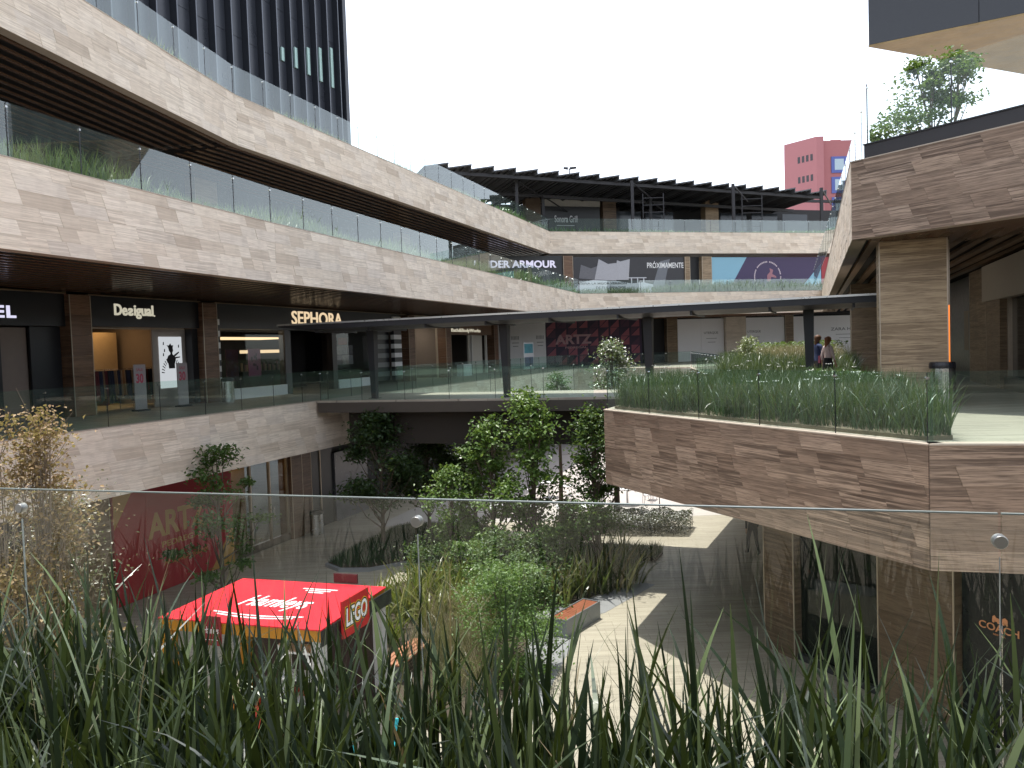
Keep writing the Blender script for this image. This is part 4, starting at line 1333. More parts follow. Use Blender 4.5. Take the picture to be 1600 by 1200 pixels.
MB().fbox(RF, -2.7, -2.1, -.49, -.3, 6.5, 8.0).build('display', M('display_dark', (.05, .05, .055), .4, var=.7, scale=6), T)

# ------------------------------------------------------------------ ground floor under the right terrace
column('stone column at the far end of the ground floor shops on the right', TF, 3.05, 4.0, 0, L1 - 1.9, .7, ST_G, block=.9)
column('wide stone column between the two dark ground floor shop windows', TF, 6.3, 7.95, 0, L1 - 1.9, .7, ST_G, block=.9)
T = thing('shop_front', 'dark glass ground floor shop window with white counter under the terrace', 'shop', TF.at(5, -.2, 0))
DG = glass('dark_shop_glass', (.22, .24, .24), .004, ior=1.35)
for a, b in ((4.02, 5.1), (5.14, 6.28)):
    MB().fbox(TF, a, b, -.22, -.2, .15, 3.65).build('window_pane', DG, T)
MB().fbox(TF, 4.0, 6.3, -.3, -.1, 0, .14).build('plinth', STEEL, T)
MB().fbox(TF, 4.0, 6.3, -3.0, -2.9, 0, 3.7).build('inner_wall', M('deep_inner', (.03, .03, .032), .5), T)
MB().fbox(TF, 4.7, 6.25, -1.2, -.7, 1.95, 2.12).build('counter', M('counter_white', (.6, .6, .6), .4), T)
T = thing('shop_front', 'black shop window with copper brand letters at lower right', 'shop', TF.at(9, -.2, 0))
MB().fbox(TF, 7.97, 13, -.3, -.2, 0, 3.68).build('window_panel', M('coach_black', (.010, .011, .013), .3, spec=.25), T)
COP = M('copper_letter', (.60, .28, .15), .35, .6)
text(TF, 'COACH', 8.3, 9.02, 2.06, 2.19, -.198, COP, T, ext=.015, fat=.01)
text(TF, 'NEW YORK', 8.56, 8.78, 1.99, 2.02, -.198, COP, T, ext=.008)
mb = MB()
for poly in ([(8.54, 2.23), (8.68, 2.23), (8.69, 2.29), (8.62, 2.30), (8.58, 2.34), (8.55, 2.31)], [(8.72, 2.23), (8.82, 2.23), (8.82, 2.31), (8.77, 2.34), (8.72, 2.31)]):
    mb.fprism(TF, poly, -.198, -.188)
for c_ in (8.57, 8.66, 8.75, 8.81):
    mb.fprism(TF, [(c_ + .02 * math.cos(a), 2.228 + .02 * math.sin(a)) for a in np.linspace(0, 5.6, 8)], -.187, -.18)
mb.build('carriage_emblem', COP, T)
T = thing('side_wall', 'dark stone side wall of the right ground floor shops facing the passage', 'wall', TF.at(3, -6, 0))
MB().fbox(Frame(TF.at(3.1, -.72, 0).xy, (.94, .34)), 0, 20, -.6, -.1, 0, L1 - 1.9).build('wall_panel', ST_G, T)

# ------------------------------------------------------------------ the photographer's building behind
T = thing('gallery_wall', 'stone shop wall behind the photographer closing the gallery', 'wall', (0, -6, L1))
for k in range(8):
    MB().box(-24 + k * 6, -18.6 + k * 6, -6.4, -6, L1, L2 - BAND).build('shop_glazing', MATS['dark_window'], T)
    MB().box(-18.6 + k * 6, -18 + k * 6, -6.5, -5.7, L1, L2 - BAND).build('pier', ST_C, T)
MB().box(-24, 24, -9, -3.2, L2 - BAND, L2).build('upper_band', ST_L, T)

# ------------------------------------------------------------------ plaza furniture
T = thing('bench', 'grey metal box bench with reddish wooden slat seat on the plaza', 'bench', (1.25, 20.6, 0))
BN = Frame((.72, 19.85), (.985, -.17))
BM = M('bench_metal', (.20, .215, .225), .45, .2, var=.1)
WOOD = M('bench_wood', (.24, .075, .035), .5, var=.35, scale=9)
bl, bw = 1.75, .52
bd = Vector((1.12, 1.62)).normalized()
bx = Vector((bd.y, -bd.x))


def bp(a, b, z):
    q = Vector((.72, 19.86)) + bx * a + bd * b
    return Vector((q.x, q.y, z))


def bbox(a0, a1, b0, b1, z0, z1):
    return MB().hexa([bp(a0, b0, z0), bp(a1, b0, z0), bp(a1, b1, z0), bp(a0, b1, z0), bp(a0, b0, z1), bp(a1, b0, z1), bp(a1, b1, z1), bp(a0, b1, z1)])


for a0, a1, b0, b1 in ((0, bw, 0, .03), (0, bw, bl - .03, bl), (0, .025, .031, bl - .031), (bw - .025, bw, .031, bl - .031)):
    bbox(a0, a1, b0, b1, .0, .46).build('side_panel', BM, T)
bbox(.03, bw - .03, .04, bl - .04, .30, .40).build('seat_tray', BLACKM, T)
for k in range(5):
    bbox(.04 + k * .089, .04 + k * .089 + .08, .05, bl - .05, .405, .445).build('slat', WOOD, T)
struct('path_edge', MB().prism([(.15, 15.0), (.75, 17.3), (1.75, 21.1), (2.3, 21.4), (4.1, 23.8), (3.7, 24.1), (1.5, 22.2), (.3, 21.6), (-.4, 16.5)], .001, .006), GREYPAVE)

# toy kiosk
T = thing('toy_kiosk', 'kiosk with bright red flat roof on orange posts and toy signs', 'kiosk', (-4.7, 15.5, 0))
KA, KB, KC, KD = [Vector(p) for p in ((-6.78, 14.88), (-5.95, 17.3), (-2.68, 16.23), (-3.52, 13.88))]
KRED = M('kiosk_red', (.72, .02, .035), .45, var=.05, scale=1.5)
KYEL = M('kiosk_orange', (.46, .19, .01), .45, var=.08)
KF = Frame(KA, KD - KA)
KW = (KD - KA).length
KL = (KB - KA).length
kd = -KF.n
KRF = Frame(KD, KC - KD)
MB().fbox(KF, 0, KW, -KL, 0, 2.18, 2.385).build('roof_box', KYEL, T)
MB().fbox(KF, -.02, KW + .02, -KL - .02, .02, 2.386, 2.41).build('roof_top', KRED, T)
MB().fbox(KRF, .0, KL, .002, .03, 2.10, 2.38).build('side_fascia', BLACK, T)
for s_, o_ in ((.0, -.22), (KW - .2, -.22), (.0, -KL), (KW - .2, -KL)):
    MB().fbox(KF, s_, s_ + .2, o_, o_ + .22, 0, 2.179).build('post', KYEL if s_ == 0 else M('post_grey', (.42, .41, .41), .5), T)
MB().fbox(KF, .2, KW - .2, -KL, -KL + .06, 0, 2.17).build('back_wall', M('kiosk_back', (.05, .025, .025), .6), T)
# script emblem on the roof
class FlatF:
    """a flat frame lying on the roof: s to the right, h away from the viewer"""
    def at(self, s, o, h):
        q = KF.P + KF.d * s - KF.n * h
        return Vector((q.x, q.y, 2.412 + o))


KT = M('kiosk_white', (.80, .78, .78), .5, var=.03)
FK = FlatF()
text(FK, 'Hamleys', 1.0, 2.5, .75, 1.55, 0, KT, T, ext=.004, fat=.015, shear=.35)
for a, b, c in ((.8, 2.75, .50), (.95, 2.6, .38)):
    mb = MB()
    pts = [(a + (b - a) * k / 12, c + .10 * math.sin(math.pi * k / 12 * 1.0 + math.pi)) for k in range(13)]
    for p_, q_ in zip(pts[:-1], pts[1:]):
        mb.hexa([FK.at(p_[0], 0, p_[1]), FK.at(q_[0], 0, q_[1]), FK.at(q_[0], 0, q_[1] + .05), FK.at(p_[0], 0, p_[1] + .05), FK.at(p_[0], .004, p_[1]), FK.at(q_[0], .004, q_[1]), FK.at(q_[0], .004, q_[1] + .05), FK.at(p_[0], .004, p_[1] + .05)])
    mb.build('swoosh', KT, T)
for k in range(3):
    MB().fbox(KF, 2.0 - .12 * k, 2.35 + .1 * k, -1.9 - .12 * (2 - k) * 0 - .11 * k - .05, -1.9 - .11 * k, 2.411, 2.416).build('crown_stroke', KT, T)
# hanging signs
DRED = M('sign_red', (.22, .012, .02), .45)
sg = MB().fbox(KF, .98, 1.38, .03, .06, 1.98, 2.52).build('front_sign', DRED, T)
text(KF, 'Hamleys', 1.02, 1.34, 2.16, 2.33, .062, KT, sg, ext=.003, shear=.3)
MB().fbox(KF, 1.02, 1.34, .062, .064, 2.08, 2.09).build('underline', KT, sg)
LS = Frame(KD + (KC - KD) * .22, KC - KD)
sg = MB().fbox(LS, .0, .95, .08, .12, 2.05, 2.74).build('brick_sign', M('brand_red', (.45, .015, .02), .4), T)
text(LS, 'LEGO', .06, .90, 2.20, 2.62, .121, M('brand_yellow', (.75, .50, .02), .4), sg, ext=.003, fat=.09, shear=.12)
text(LS, 'LEGO', .075, .885, 2.215, 2.605, .125, INK, sg, ext=.003, fat=.06, shear=.12)
text(LS, 'LEGO', .10, .86, 2.24, 2.58, .129, KT, sg, ext=.003, fat=.02, shear=.12)
MB().fbox(KF, 2.2, 2.75, -KL - .1, -KL - .06, 2.42, 2.62).build('rear_sign', M('sign_back', (.06, .02, .022), .5), T)
# play furniture
TQ = M('toy_turquoise', (.02, .36, .42), .4)
ORG = M('toy_red', (.50, .045, .02), .4)


def stool(c, m, lab):
    T = thing('toy_chair', lab, 'chair', (c[0], c[1], 0), 'plastic toy chairs at the kiosk')
    x, y = c
    MB().lathe([(.17, .36), (.2, .38), (.2, .41), (.16, .42)], (x, y, 0), 14).build('seat', m, T)
    for a in range(4):
        ca, sa = math.cos(a * 1.571 + .6), math.sin(a * 1.571 + .6)
        MB().tube([(x + ca * .2, y + sa * .2, 0), (x + ca * .13, y + sa * .13, .37)], [.028, .022], 8).build('leg', m, T)
    MB().hexa([(x - .18, y + .14, .42), (x + .18, y + .14, .42), (x + .18, y + .18, .42), (x - .18, y + .18, .42), (x - .16, y + .2, .8), (x + .16, y + .2, .8), (x + .16, y + .24, .8), (x - .16, y + .24, .8)]).build('backrest', m, T)


stool((-4.9, 14.3), ORG, 'red toy chair in front of the kiosk under its small front sign')
stool((-5.4, 14.9), M('toy_orange', (.6, .2, .02), .4), 'orange toy chair just inside the left kiosk post')
stool((-3.0, 12.9), TQ, 'turquoise toy chair right of the kiosk front')
stool((-2.2, 13.6), TQ, 'turquoise toy chair near the wooden crate by the kiosk')
T = thing('toy_table', 'round red toy table under the kiosk roof', 'table', (-4.6, 15.2, 0))
MB().lathe([(.5, .58), (.52, .6), (.52, .63), (.5, .64)], (-4.6, 15.2, 0), 24).build('table_top', ORG, T)
MB().lathe([(.25, 0), (.25, .03), (.06, .06), (.06, .57)], (-4.6, 15.2, 0), 16).build('pedestal', ORG, T)
T = thing('toy_shelf', 'white display shelf at the right end of the kiosk', 'shelf', (-3.4, 14.7, 0))
for k in range(4):
    MB().fbox(KF, 2.35, 3.1, -.7, -.3, .3 + k * .5, .34 + k * .5).build('shelf_board', WHITE, T)
for s_ in (2.32, 3.1):
    MB().fbox(KF, s_, s_ + .03, -.7, -.3, 0, 1.95).build('side_board', WHITE, T)
T = thing('wooden_bench', 'slatted wooden bench half hidden behind the kiosk sign', 'bench', (-2.6, 17.6, 0))
for k in range(5):
    MB().fbox(KRF, 3.3, 4.9, -.75 + k * .11, -.66 + k * .11, .42, .46).build('slat', M('pale_bench_wood', (.36, .16, .09), .5, var=.3), T)
for s_ in (3.4, 4.7):
    MB().fbox(KRF, s_, s_ + .08, -.75, -.25, 0, .418).build('leg', BM, T)

# white café tables far across the plaza
TW_ = M('cafe_white', (.75, .75, .76), .4, var=.03)


def cafe_table(x, y, r_, lab):
    T = thing('cafe_table', lab, 'table', (x, y, 0), 'white café tables beyond the bridge')
    MB().lathe([(r_ * .97, .72), (r_, .73), (r_, .76), (r_ * .98, .765)], (x, y, 0), 24).build('table_top', TW_, T)
    MB().lathe([(r_ * .55, 0), (r_ * .5, .03), (.05, .05), (.04, .72)], (x, y, 0), 20).build('pedestal', TW_, T)


def cafe_chair(x, y, a, lab):
    T = thing('cafe_chair', lab, 'chair', (x, y, 0), 'white café chairs beyond the bridge')
    F = Frame((x, y), (math.cos(a), math.sin(a)))
    MB().fbox(F, -.21, .21, -.2, .2, .43, .47).build('seat', TW_, T)
    MB().hexa([F.at(-.2, -.18, .47), F.at(.2, -.18, .47), F.at(.2, -.21, .47), F.at(-.2, -.21, .47), F.at(-.18, -.26, .84), F.at(.18, -.26, .84), F.at(.18, -.29, .84), F.at(-.18, -.29, .84)]).build('backrest', TW_, T)
    for s_ in (-.18, .18):
        for o_ in (-.17, .17):
            MB().tube([F.at(s_ * 1.15, o_ * 1.15, 0), F.at(s_, o_, .43)], .015, 6).build('leg', TW_, T)


cafe_table(5.05, 36.0, .46, 'round white café table at the right, below the pointed terrace')
cafe_chair(5.95, 35.9, 1.6, 'white café chair right of the round table below the terrace')
cafe_chair(4.2, 36.4, -1.4, 'white café chair left of the round table below the terrace')
cafe_chair(6.3, 37.0, 2.6, 'white café chair farthest right under the terrace')
cafe_table(1.6, 38.5, .45, 'round white café table seen between the two right plaza trees')
cafe_chair(.7, 38.3, -1.2, 'white café chair left of the table between the trees')
cafe_chair(2.5, 38.9, 1.2, 'white café chair right of the table between the trees')
for (x, y, w, d_, lab) in ((-.2, 34.5, 2.2, .9, 'low white stone bench beyond the bridge, left'), (2.6, 33.9, 1.8, .8, 'low white stone bench beyond the bridge, right')):
    T = thing('stone_bench', lab, 'bench', (x, y, 0))
    MB().box(x - w / 2, x + w / 2, y - d_ / 2, y + d_ / 2, .32, .45).build('seat', TW_, T)
    for k in (-.35, .35):
        MB().box(x + k * w - .15, x + k * w + .15, y - d_ * .4, y + d_ * .4, 0, .32).build('leg', GREYPAVE, T)
struct('far_plaza_floor', MB().prism([(-6, 33.2), (9, 33.2), (13, 58), (3, 59.5)], .002, .006), M('pale_rose_paving', (.42, .385, .36), .7, var=.15, scale=.6))
T = thing('rear_wall', 'dark ground floor wall closing the courtyard behind the bridge', 'wall', (5, 62, 0))
MB().box(-8, 40, 63, 63.4, 0, L1 - .5).build('wall_panel', M('rear_wall_dark', (.045, .04, .038), .7), T)
for k in range(6):
    MB().box(-4 + k * 4, -1.2 + k * 4, 62.9, 62.98, .2, 3.3).build('window', DKW, T)

# ------------------------------------------------------------------ vegetation
def blades(name, base, h, w, lean, m, seg=5, parent=None, droop=1.0, label=None, cat=None, kind='stuff', seed=0):
    """strap leaves: base (N,3), heights, widths, lean angles"""
    rg = np.random.default_rng(seed)
    N = len(base)
    h = np.asarray(h)
    az = rg.uniform(0, 2 * np.pi, N)
    dirv = np.stack([np.cos(az), np.sin(az), np.zeros(N)], 1)
    tw = az + np.pi / 2 + rg.normal(0, .6, N)
    side = np.stack([np.cos(tw), np.sin(tw), np.zeros(N)], 1)
    t = np.linspace(0, 1, seg + 1)
    V = np.zeros((N, seg + 1, 2, 3))
    bend = np.abs(rg.normal(0, .55, N)) * droop
    kink = rg.random(N) < .06
    for i, k in enumerate(t):
        ang = lean + bend * k ** 1.6
        if i == 0:
            p = base.copy()
        else:
            step = h / seg
            an = lean + bend * ((k + t[i - 1]) / 2) ** 1.6 + kink * (k > .6) * 1.0
            p = p + dirv * (np.sin(an) * step)[:, None] + np.array([0, 0, 1.0]) * (np.cos(an) * step)[:, None]
        ww = w * (0.75 + .5 * k) * np.clip((1 - k) * 2.2, .02, 1.0) if False else w * np.minimum(1.0, .7 + k) * np.clip((1.0 - k) ** .7 * 1.35, .03, 1)
        V[:, i, 0] = p - side * (ww / 2)[:, None]
        V[:, i, 1] = p + side * (ww / 2)[:, None]
    idx = np.arange(N * (seg + 1) * 2).reshape(N, seg + 1, 2)
    Fq = np.stack([idx[:, :-1, 0], idx[:, :-1, 1], idx[:, 1:, 1], idx[:, 1:, 0]], -1).reshape(-1, 4)
    o = obj(name, npmesh(name, V.reshape(-1, 3), Fq), m, parent)
    if label:
        tag(o, label, cat)
    if kind:
        o['kind'] = kind
    return o


def in_poly(n, poly, seed, z=0.0, clump=None):
    rg = np.random.default_rng(seed)
    P = np.array(poly)
    lo, hi = P.min(0), P.max(0)
    out = []
    while len(out) < n:
        if clump:
            c = rg.uniform(lo, hi)
            q = c + rg.normal(0, clump, (14, 2))
        else:
            q = rg.uniform(lo, hi, (200, 2))
        for p in q:
            ins = False
            j = len(P) - 1
            for i in range(len(P)):
                if (P[i, 1] > p[1]) != (P[j, 1] > p[1]) and p[0] < (P[j, 0] - P[i, 0]) * (p[1] - P[i, 1]) / (P[j, 1] - P[i, 1]) + P[i, 0]:
                    ins = not ins
                j = i
            if ins:
                out.append((p[0], p[1], z))
                if len(out) >= n:
                    break
    return np.array(out)


def leaf_cloud(C, size, seed, up=.6, aspect=.62, fold=.18):
    """one folded kite-shaped leaf (4 corners + midrib) for each centre"""
    rg = np.random.default_rng(seed)
    N = len(C)
    nrm = rg.normal(0, 1, (N, 3))
    nrm[:, 2] = np.abs(nrm[:, 2]) + up
    nrm /= np.linalg.norm(nrm, axis=1)[:, None]
    a = np.cross(nrm, rg.normal(0, 1, (N, 3)))
    a /= np.linalg.norm(a, axis=1)[:, None]
    b = np.cross(nrm, a)
    s = size * rg.uniform(.6, 1.3, N)[:, None]
    tip, tail = C + a * s * .55, C - a * s * .5
    l = C + b * s * aspect * .5 + nrm * s * fold
    r_ = C - b * s * aspect * .5 + nrm * s * fold
    V = np.stack([tail, l, tip, r_], 1)
    i = np.arange(N * 4).reshape(N, 4)
    Fq = np.concatenate([i[:, [0, 1, 2]], i[:, [0, 2, 3]]])
    return V.reshape(-1, 3), Fq


BARK = M('bark', (.10, .075, .055), .9, var=.35, scale=14, bump=.5)
LEAF_B = leafmat('leaf_bright', [(.075, .15, .032), (.125, .225, .048), (.175, .28, .075), (.10, .19, .04)], .45, .03, .5)
LEAF_M = leafmat('leaf_mid', [(.03, .07, .018), (.07, .135, .034), (.115, .195, .055), (.05, .105, .028)], .42, .03, .5)
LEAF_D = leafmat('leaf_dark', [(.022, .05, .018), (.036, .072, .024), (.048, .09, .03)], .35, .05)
LEAF_DRY = leafmat('leaf_dry', [(.30, .19, .095), (.40, .275, .145), (.23, .14, .07), (.46, .34, .20)], .35, .015, .6)
LEAF_HEDGE = leafmat('leaf_hedge', [(.045, .05, .025), (.06, .045, .04), (.03, .05, .02), (.08, .07, .05)], .25, .1)
IRIS = leafmat('iris_leaf', [(.026, .052, .02), (.045, .078, .03), (.062, .10, .042), (.035, .066, .026), (.09, .12, .065)], .3, .07, .45)
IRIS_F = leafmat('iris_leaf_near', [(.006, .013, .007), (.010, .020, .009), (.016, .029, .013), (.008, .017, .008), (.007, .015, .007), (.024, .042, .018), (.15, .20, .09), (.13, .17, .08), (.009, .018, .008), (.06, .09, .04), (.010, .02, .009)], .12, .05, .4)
FLAX = leafmat('flax_leaf', [(.11, .14, .025), (.20, .21, .045), (.06, .09, .018), (.32, .29, .08), (.16, .17, .03)], .35, .07, .45)
STRAW = leafmat('straw_leaf', [(.30, .24, .13), (.22, .18, .09), (.40, .33, .20), (.15, .14, .06)], .3, .08)
LAWN = leafmat('lawn_leaf', [(.020, .05, .020), (.03, .065, .028), (.04, .08, .03)], .25, .06)
PALEG = leafmat('pale_grass', [(.14, .18, .06), (.22, .25, .09), (.10, .15, .05), (.30, .28, .14)], .4, .06)
COVER = leafmat('cover_leaf', [(.05, .14, .02), (.08, .20, .03), (.04, .11, .02), (.11, .24, .05)], .35, .12)


def tree(name, label, cat, base, height, crown0, rx, leaf, size, nclump, nleaf, seed, bark=BARK, group=None, stems=1, clump_r=.42, slim=1.0, sub='crown', lean=(0, 0), trunk_r=None, thin=True):
    rg = np.random.default_rng(seed)
    T = thing(name, label, cat, base, group)
    bx_, by_, bz = base
    tr = trunk_r or .018 * height
    tk = MB()
    lim = MB()
    tops = []
    for s_ in range(stems):
        a = rg.uniform(0, 6.28)
        sp = 0 if stems == 1 else rx * .45
        pts = []
        n = 7
        for i in range(n):
            k = i / (n - 1)
            pts.append((bx_ + lean[0] * k + math.cos(a) * sp * k + rg.normal(0, .03) * height * .2 * k, by_ + lean[1] * k + math.sin(a) * sp * k + rg.normal(0, .03) * height * .2 * k, bz + height * .93 * k))
        tk.tube(pts, [tr * (1 - .85 * i / (n - 1)) for i in range(n)], 8)
        tops.append(pts)
    C = []
    for c in range(nclump):
        k = (c + rg.random()) / nclump
        z = crown0 + (height - crown0) * k
        # widest at a third of the crown, narrowing to the leader
        prof = (math.sin(math.pi * min(1, .18 + .82 * k) ** .8)) ** .7 if k < .98 else .15
        rad = rx * max(.08, prof) * rg.uniform(.25, 1.05) * slim
        a = rg.uniform(0, 6.28)
        st = tops[rg.integers(0, stems)]
        f = min(.97, z / height)
        i = min(len(st) - 2, int(f * (len(st) - 1)))
        q = Vector(st[i]).lerp(Vector(st[i + 1]), f * (len(st) - 1) - i)
        cen = Vector((q.x + math.cos(a) * rad, q.y + math.sin(a) * rad, bz + z))
        f2 = max(0.1, f - .18 - .1 * rg.random())
        i = min(len(st) - 2, int(f2 * (len(st) - 1)))
        q2 = Vector(st[i]).lerp(Vector(st[i + 1]), f2 * (len(st) - 1) - i)
        mid = q2.lerp(cen, .55) + Vector((0, 0, -.06 * height * rg.random()))
        lim.tube([q2, mid, cen], [tr * .38, tr * .2, tr * .07], 5, False)
        cr = clump_r * rg.uniform(.55, 1.25)
        m_ = int(nleaf / nclump * rg.uniform(.5, 1.5))
        pts = rg.normal(0, 1, (m_, 3)) * np.array([cr, cr, cr * .55]) * .6 + np.array(cen)
        C.append(pts)
        # twigs
        for t_ in range(3 if thin else 6):
            e = cen + Vector(rg.normal(0, cr * .7, 3))
            lim.tube([mid.lerp(cen, .7), e], [tr * .08, tr * .03], 4, False)
    C = np.concatenate(C)
    tk.build('trunk', bark, T, True)
    lim.build('limbs', bark, T, True)
    V, Fq = leaf_cloud(C, size, seed + 5)
    cr_ = obj(sub, npmesh('foliage', V, Fq), leaf, T)
    return T


G_TREE = 'young plaza trees'
tree('young_tree', 'tallest bright green plaza tree reaching the bridge deck', 'tree', (.55, 24.8, 0), 5.8, .8, 1.1, LEAF_B, .15, 42, 4300, 21, group=G_TREE, clump_r=.4)
tree('young_tree', 'bright bushy plaza tree left of the tallest one', 'tree', (-.75, 25.4, 0), 5.0, .7, 1.25, LEAF_B, .15, 44, 4400, 22, group=G_TREE, clump_r=.42)
tree('young_tree', 'low bright plaza tree behind the yellow green straps', 'tree', (-2.05, 25.2, 0), 3.6, 1.1, 1.0, LEAF_B, .12, 22, 2500, 23, group=G_TREE, clump_r=.38)
tree('young_tree', 'dense darker plaza tree beside the pointed terrace', 'tree', (2.45, 24.2, 0), 5.25, 1.5, .95, LEAF_M, .125, 42, 6000, 24, group=G_TREE, clump_r=.42)
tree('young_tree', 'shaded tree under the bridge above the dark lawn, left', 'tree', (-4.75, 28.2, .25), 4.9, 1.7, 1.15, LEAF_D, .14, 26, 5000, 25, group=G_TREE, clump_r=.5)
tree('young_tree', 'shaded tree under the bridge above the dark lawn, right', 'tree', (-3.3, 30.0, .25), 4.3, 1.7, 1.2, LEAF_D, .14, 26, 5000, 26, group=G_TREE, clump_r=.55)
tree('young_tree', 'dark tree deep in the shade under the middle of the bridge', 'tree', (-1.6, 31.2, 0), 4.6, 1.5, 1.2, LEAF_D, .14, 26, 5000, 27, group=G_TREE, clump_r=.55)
tree('young_tree', 'slim young tree in front of the red hoarding', 'tree', (-8.6, 23.0, 0), 4.7, .9, 1.35, LEAF_M, .125, 24, 3000, 28, group=G_TREE, clump_r=.36)
tree('young_tree', 'pale feathery tree top rising behind the bridge deck', 'tree', (4.15, 32.6, 0), 7.35, 4.4, .95, leafmat('leaf_pale', [(.13, .17, .09), (.20, .24, .14), (.10, .14, .06)], .4, .1), .11, 26, 3600, 29, clump_r=.42)
tree('young_tree', 'small low leafy bush top showing behind the bridge rail', 'tree', (1.9, 33.4, 0), 6.1, 4.6, .7, LEAF_M, .11, 14, 1500, 30, clump_r=.35)
tree('sapling', 'thin sapling in the hedge below the terrace', 'tree', (5.6, 31.0, 0), 2.6, 1.9, .35, LEAF_M, .09, 8, 350, 31, clump_r=.22, trunk_r=.03)
tree('sapling', 'yellow green sapling in the bed beyond the bridge path', 'tree', (11.7, 39.5, L1), 1.75, .3, .55, leafmat('leaf_lime', [(.16, .22, .05), (.24, .28, .07)], .4, .1), .09, 16, 1300, 32, clump_r=.3)
tree('roof_tree', 'airy tree on the upper right roof behind the glass fence', 'tree', (13.75, 25.2, L2), 4.6, 1.2, 1.65, LEAF_M, .14, 46, 6000, 33, clump_r=.42, stems=2)
tree('dry_shrub', 'tall dry shrub with tan leaves at the left picture edge', 'shrub', (-4.7, 7.6, 0), 6.78, 4.2, .48, LEAF_DRY, .045, 60, 7500, 34, clump_r=.22, trunk_r=.04, thin=False, stems=3, bark=M('grey_twig', (.22, .17, .12), .9, var=.3))
tree('dry_shrub', 'bare greyish twiggy shrub below the tan leaves at left', 'shrub', (-4.95, 8.2, 0), 5.9, 3.6, .5, leafmat('leaf_grey', [(.20, .17, .11), (.28, .24, .17), (.10, .13, .06)], .3, .06), .04, 46, 4200, 35, clump_r=.3, trunk_r=.035, thin=False, stems=3, bark=MATS['grey_twig'])
tree('leafy_shrub', 'fine leaved green shrub in front of the box bench', 'shrub', (-.15, 17.4, 0), 2.35, .1, 1.05, LEAF_B, .065, 60, 11000, 36, clump_r=.34, stems=4, trunk_r=.025)
tree('leafy_shrub', 'round dark green shrub under the tallest plaza tree', 'shrub', (-.3, 22.9, 0), 1.7, .1, 1.2, LEAF_M, .10, 36, 5200, 37, clump_r=.4, stems=3, trunk_r=.025)
tree('leafy_shrub', 'blue green low shrub behind the straps at the centre', 'shrub', (.9, 23.4, 0), 1.6, .1, .9, LEAF_M, .09, 26, 3200, 38, clump_r=.4, stems=3, trunk_r=.025)
tree('leafy_shrub', 'small shrub at the left end of the dark hedge', 'shrub', (2.2, 28.6, 0), 1.7, .3, .85, LEAF_M, .09, 24, 3000, 39, clump_r=.36, stems=3, trunk_r=.025)

for i, (x, y, h, r_, lf, w) in enumerate([(-1.6, 23.9, 1.5, .9, LEAF_B, 'behind the flax under the left plaza tree'), (.35, 24.2, 1.5, .9, LEAF_M, 'at the foot of the tallest plaza tree'), (1.5, 25.2, 1.6, .9, LEAF_B, 'between the tallest tree and the dense darker tree'), (-2.7, 24.6, 1.3, .8, LEAF_M, 'at the right edge of the dark lawn'), (-.9, 21.7, 1.3, .85, LEAF_B, 'bright, right of the dry grass tufts'), (.1, 20.7, 1.25, .8, LEAF_M, 'low, left of the box bench')]):
    tree('leafy_shrub', 'leafy green shrub ' + w, 'shrub', (x, y, 0), h, .1, r_, lf, .09, 30, 3200, 140 + i, clump_r=.34, stems=3, trunk_r=.02, group='leafy shrubs in the central bed')

# clipped hedge
def hedge(label, poly, h, leaf, n, seed, size=.07):
    T = thing('hedge', label, 'hedge', (poly[0][0], poly[0][1], 0))
    P = in_poly(n, poly, seed)
    rg = np.random.default_rng(seed)
    top = h * (.86 + .14 * np.sin(P[:, 0] * 5.1) * np.cos(P[:, 1] * 4.3))
    P[:, 2] = top * (1 - rg.random(n) ** 2.2 * .95)
    V, Fq = leaf_cloud(P, size, seed)
    obj('crown', npmesh('hedge_leaves', V, Fq), leaf, T)
    tk = MB()
    for p in in_poly(40, poly, seed + 1):
        tk.tube([p, (p[0] + .05, p[1], h * .7)], [.012, .006], 4, False)
    tk.build('stems', BARK, T)
    return T


hedge('low dark hedge with purplish leaves on the sunny plaza', [(2.3, 30.4), (6.35, 29.7), (7.0, 31.3), (3.1, 32.7)], .78, LEAF_HEDGE, 16000, 51)

# lawn mound
t_ = thing('lawn_bed', 'dark shaded lawn mound with stone kerb under the bridge', 'lawn', (-4, 29, 0))
lp = [(-6.6, 27.1), (-6.0, 26.4), (-5.0, 26.3), (-2.9, 27.6), (-1.0, 28.6), (-.6, 31.0), (-1.7, 32.3), (-4.9, 32.1), (-5.9, 29.3)]
MB().prism(lp, .0, .12).build('kerb', GREYPAVE, t_)
cx, cy = -3.6, 29.4
mb = MB()
n = len(lp)
vs = [(p[0] * .97 + cx * .03, p[1] * .97 + cy * .03, .123) for p in lp] + [(p[0] * .55 + cx * .45, p[1] * .55 + cy * .45, .42) for p in lp] + [(cx, cy, .48)]
fs = [(i, (i + 1) % n, n + (i + 1) % n, n + i) for i in range(n)] + [(n + i, n + (i + 1) % n, 2 * n) for i in range(n)]
mb.add(vs, fs).build('soil', SOIL, t_)
lb = in_poly(12000, [(p[0] * .97 + cx * .03, p[1] * .97 + cy * .03) for p in lp], 61)
from mathutils.bvhtree import BVHTree
bv = BVHTree.FromPolygons([Vector(v) for v in vs], fs)
for q in lb:
    hit = bv.ray_cast(Vector((q[0], q[1], 5)), Vector((0, 0, -1)))
    q[2] = hit[0].z if hit[0] else .1
rgn = np.random.default_rng(3)
blades('grass', lb, rgn.uniform(.14, .30, len(lb)), np.full(len(lb), .014), rgn.uniform(0, .5, len(lb)), LAWN, 3, t_, seed=4)
struct('garden_soil', MB().prism([(-4.6, 19.2), (-2.2, 15.2), (-.9, 14.5), (.0, 16.8), (.25, 21.6), (1.5, 22.3), (3.6, 24.2), (3.4, 26.2), (-2, 27.2), (-4.2, 24)], .002, .05), SOIL)
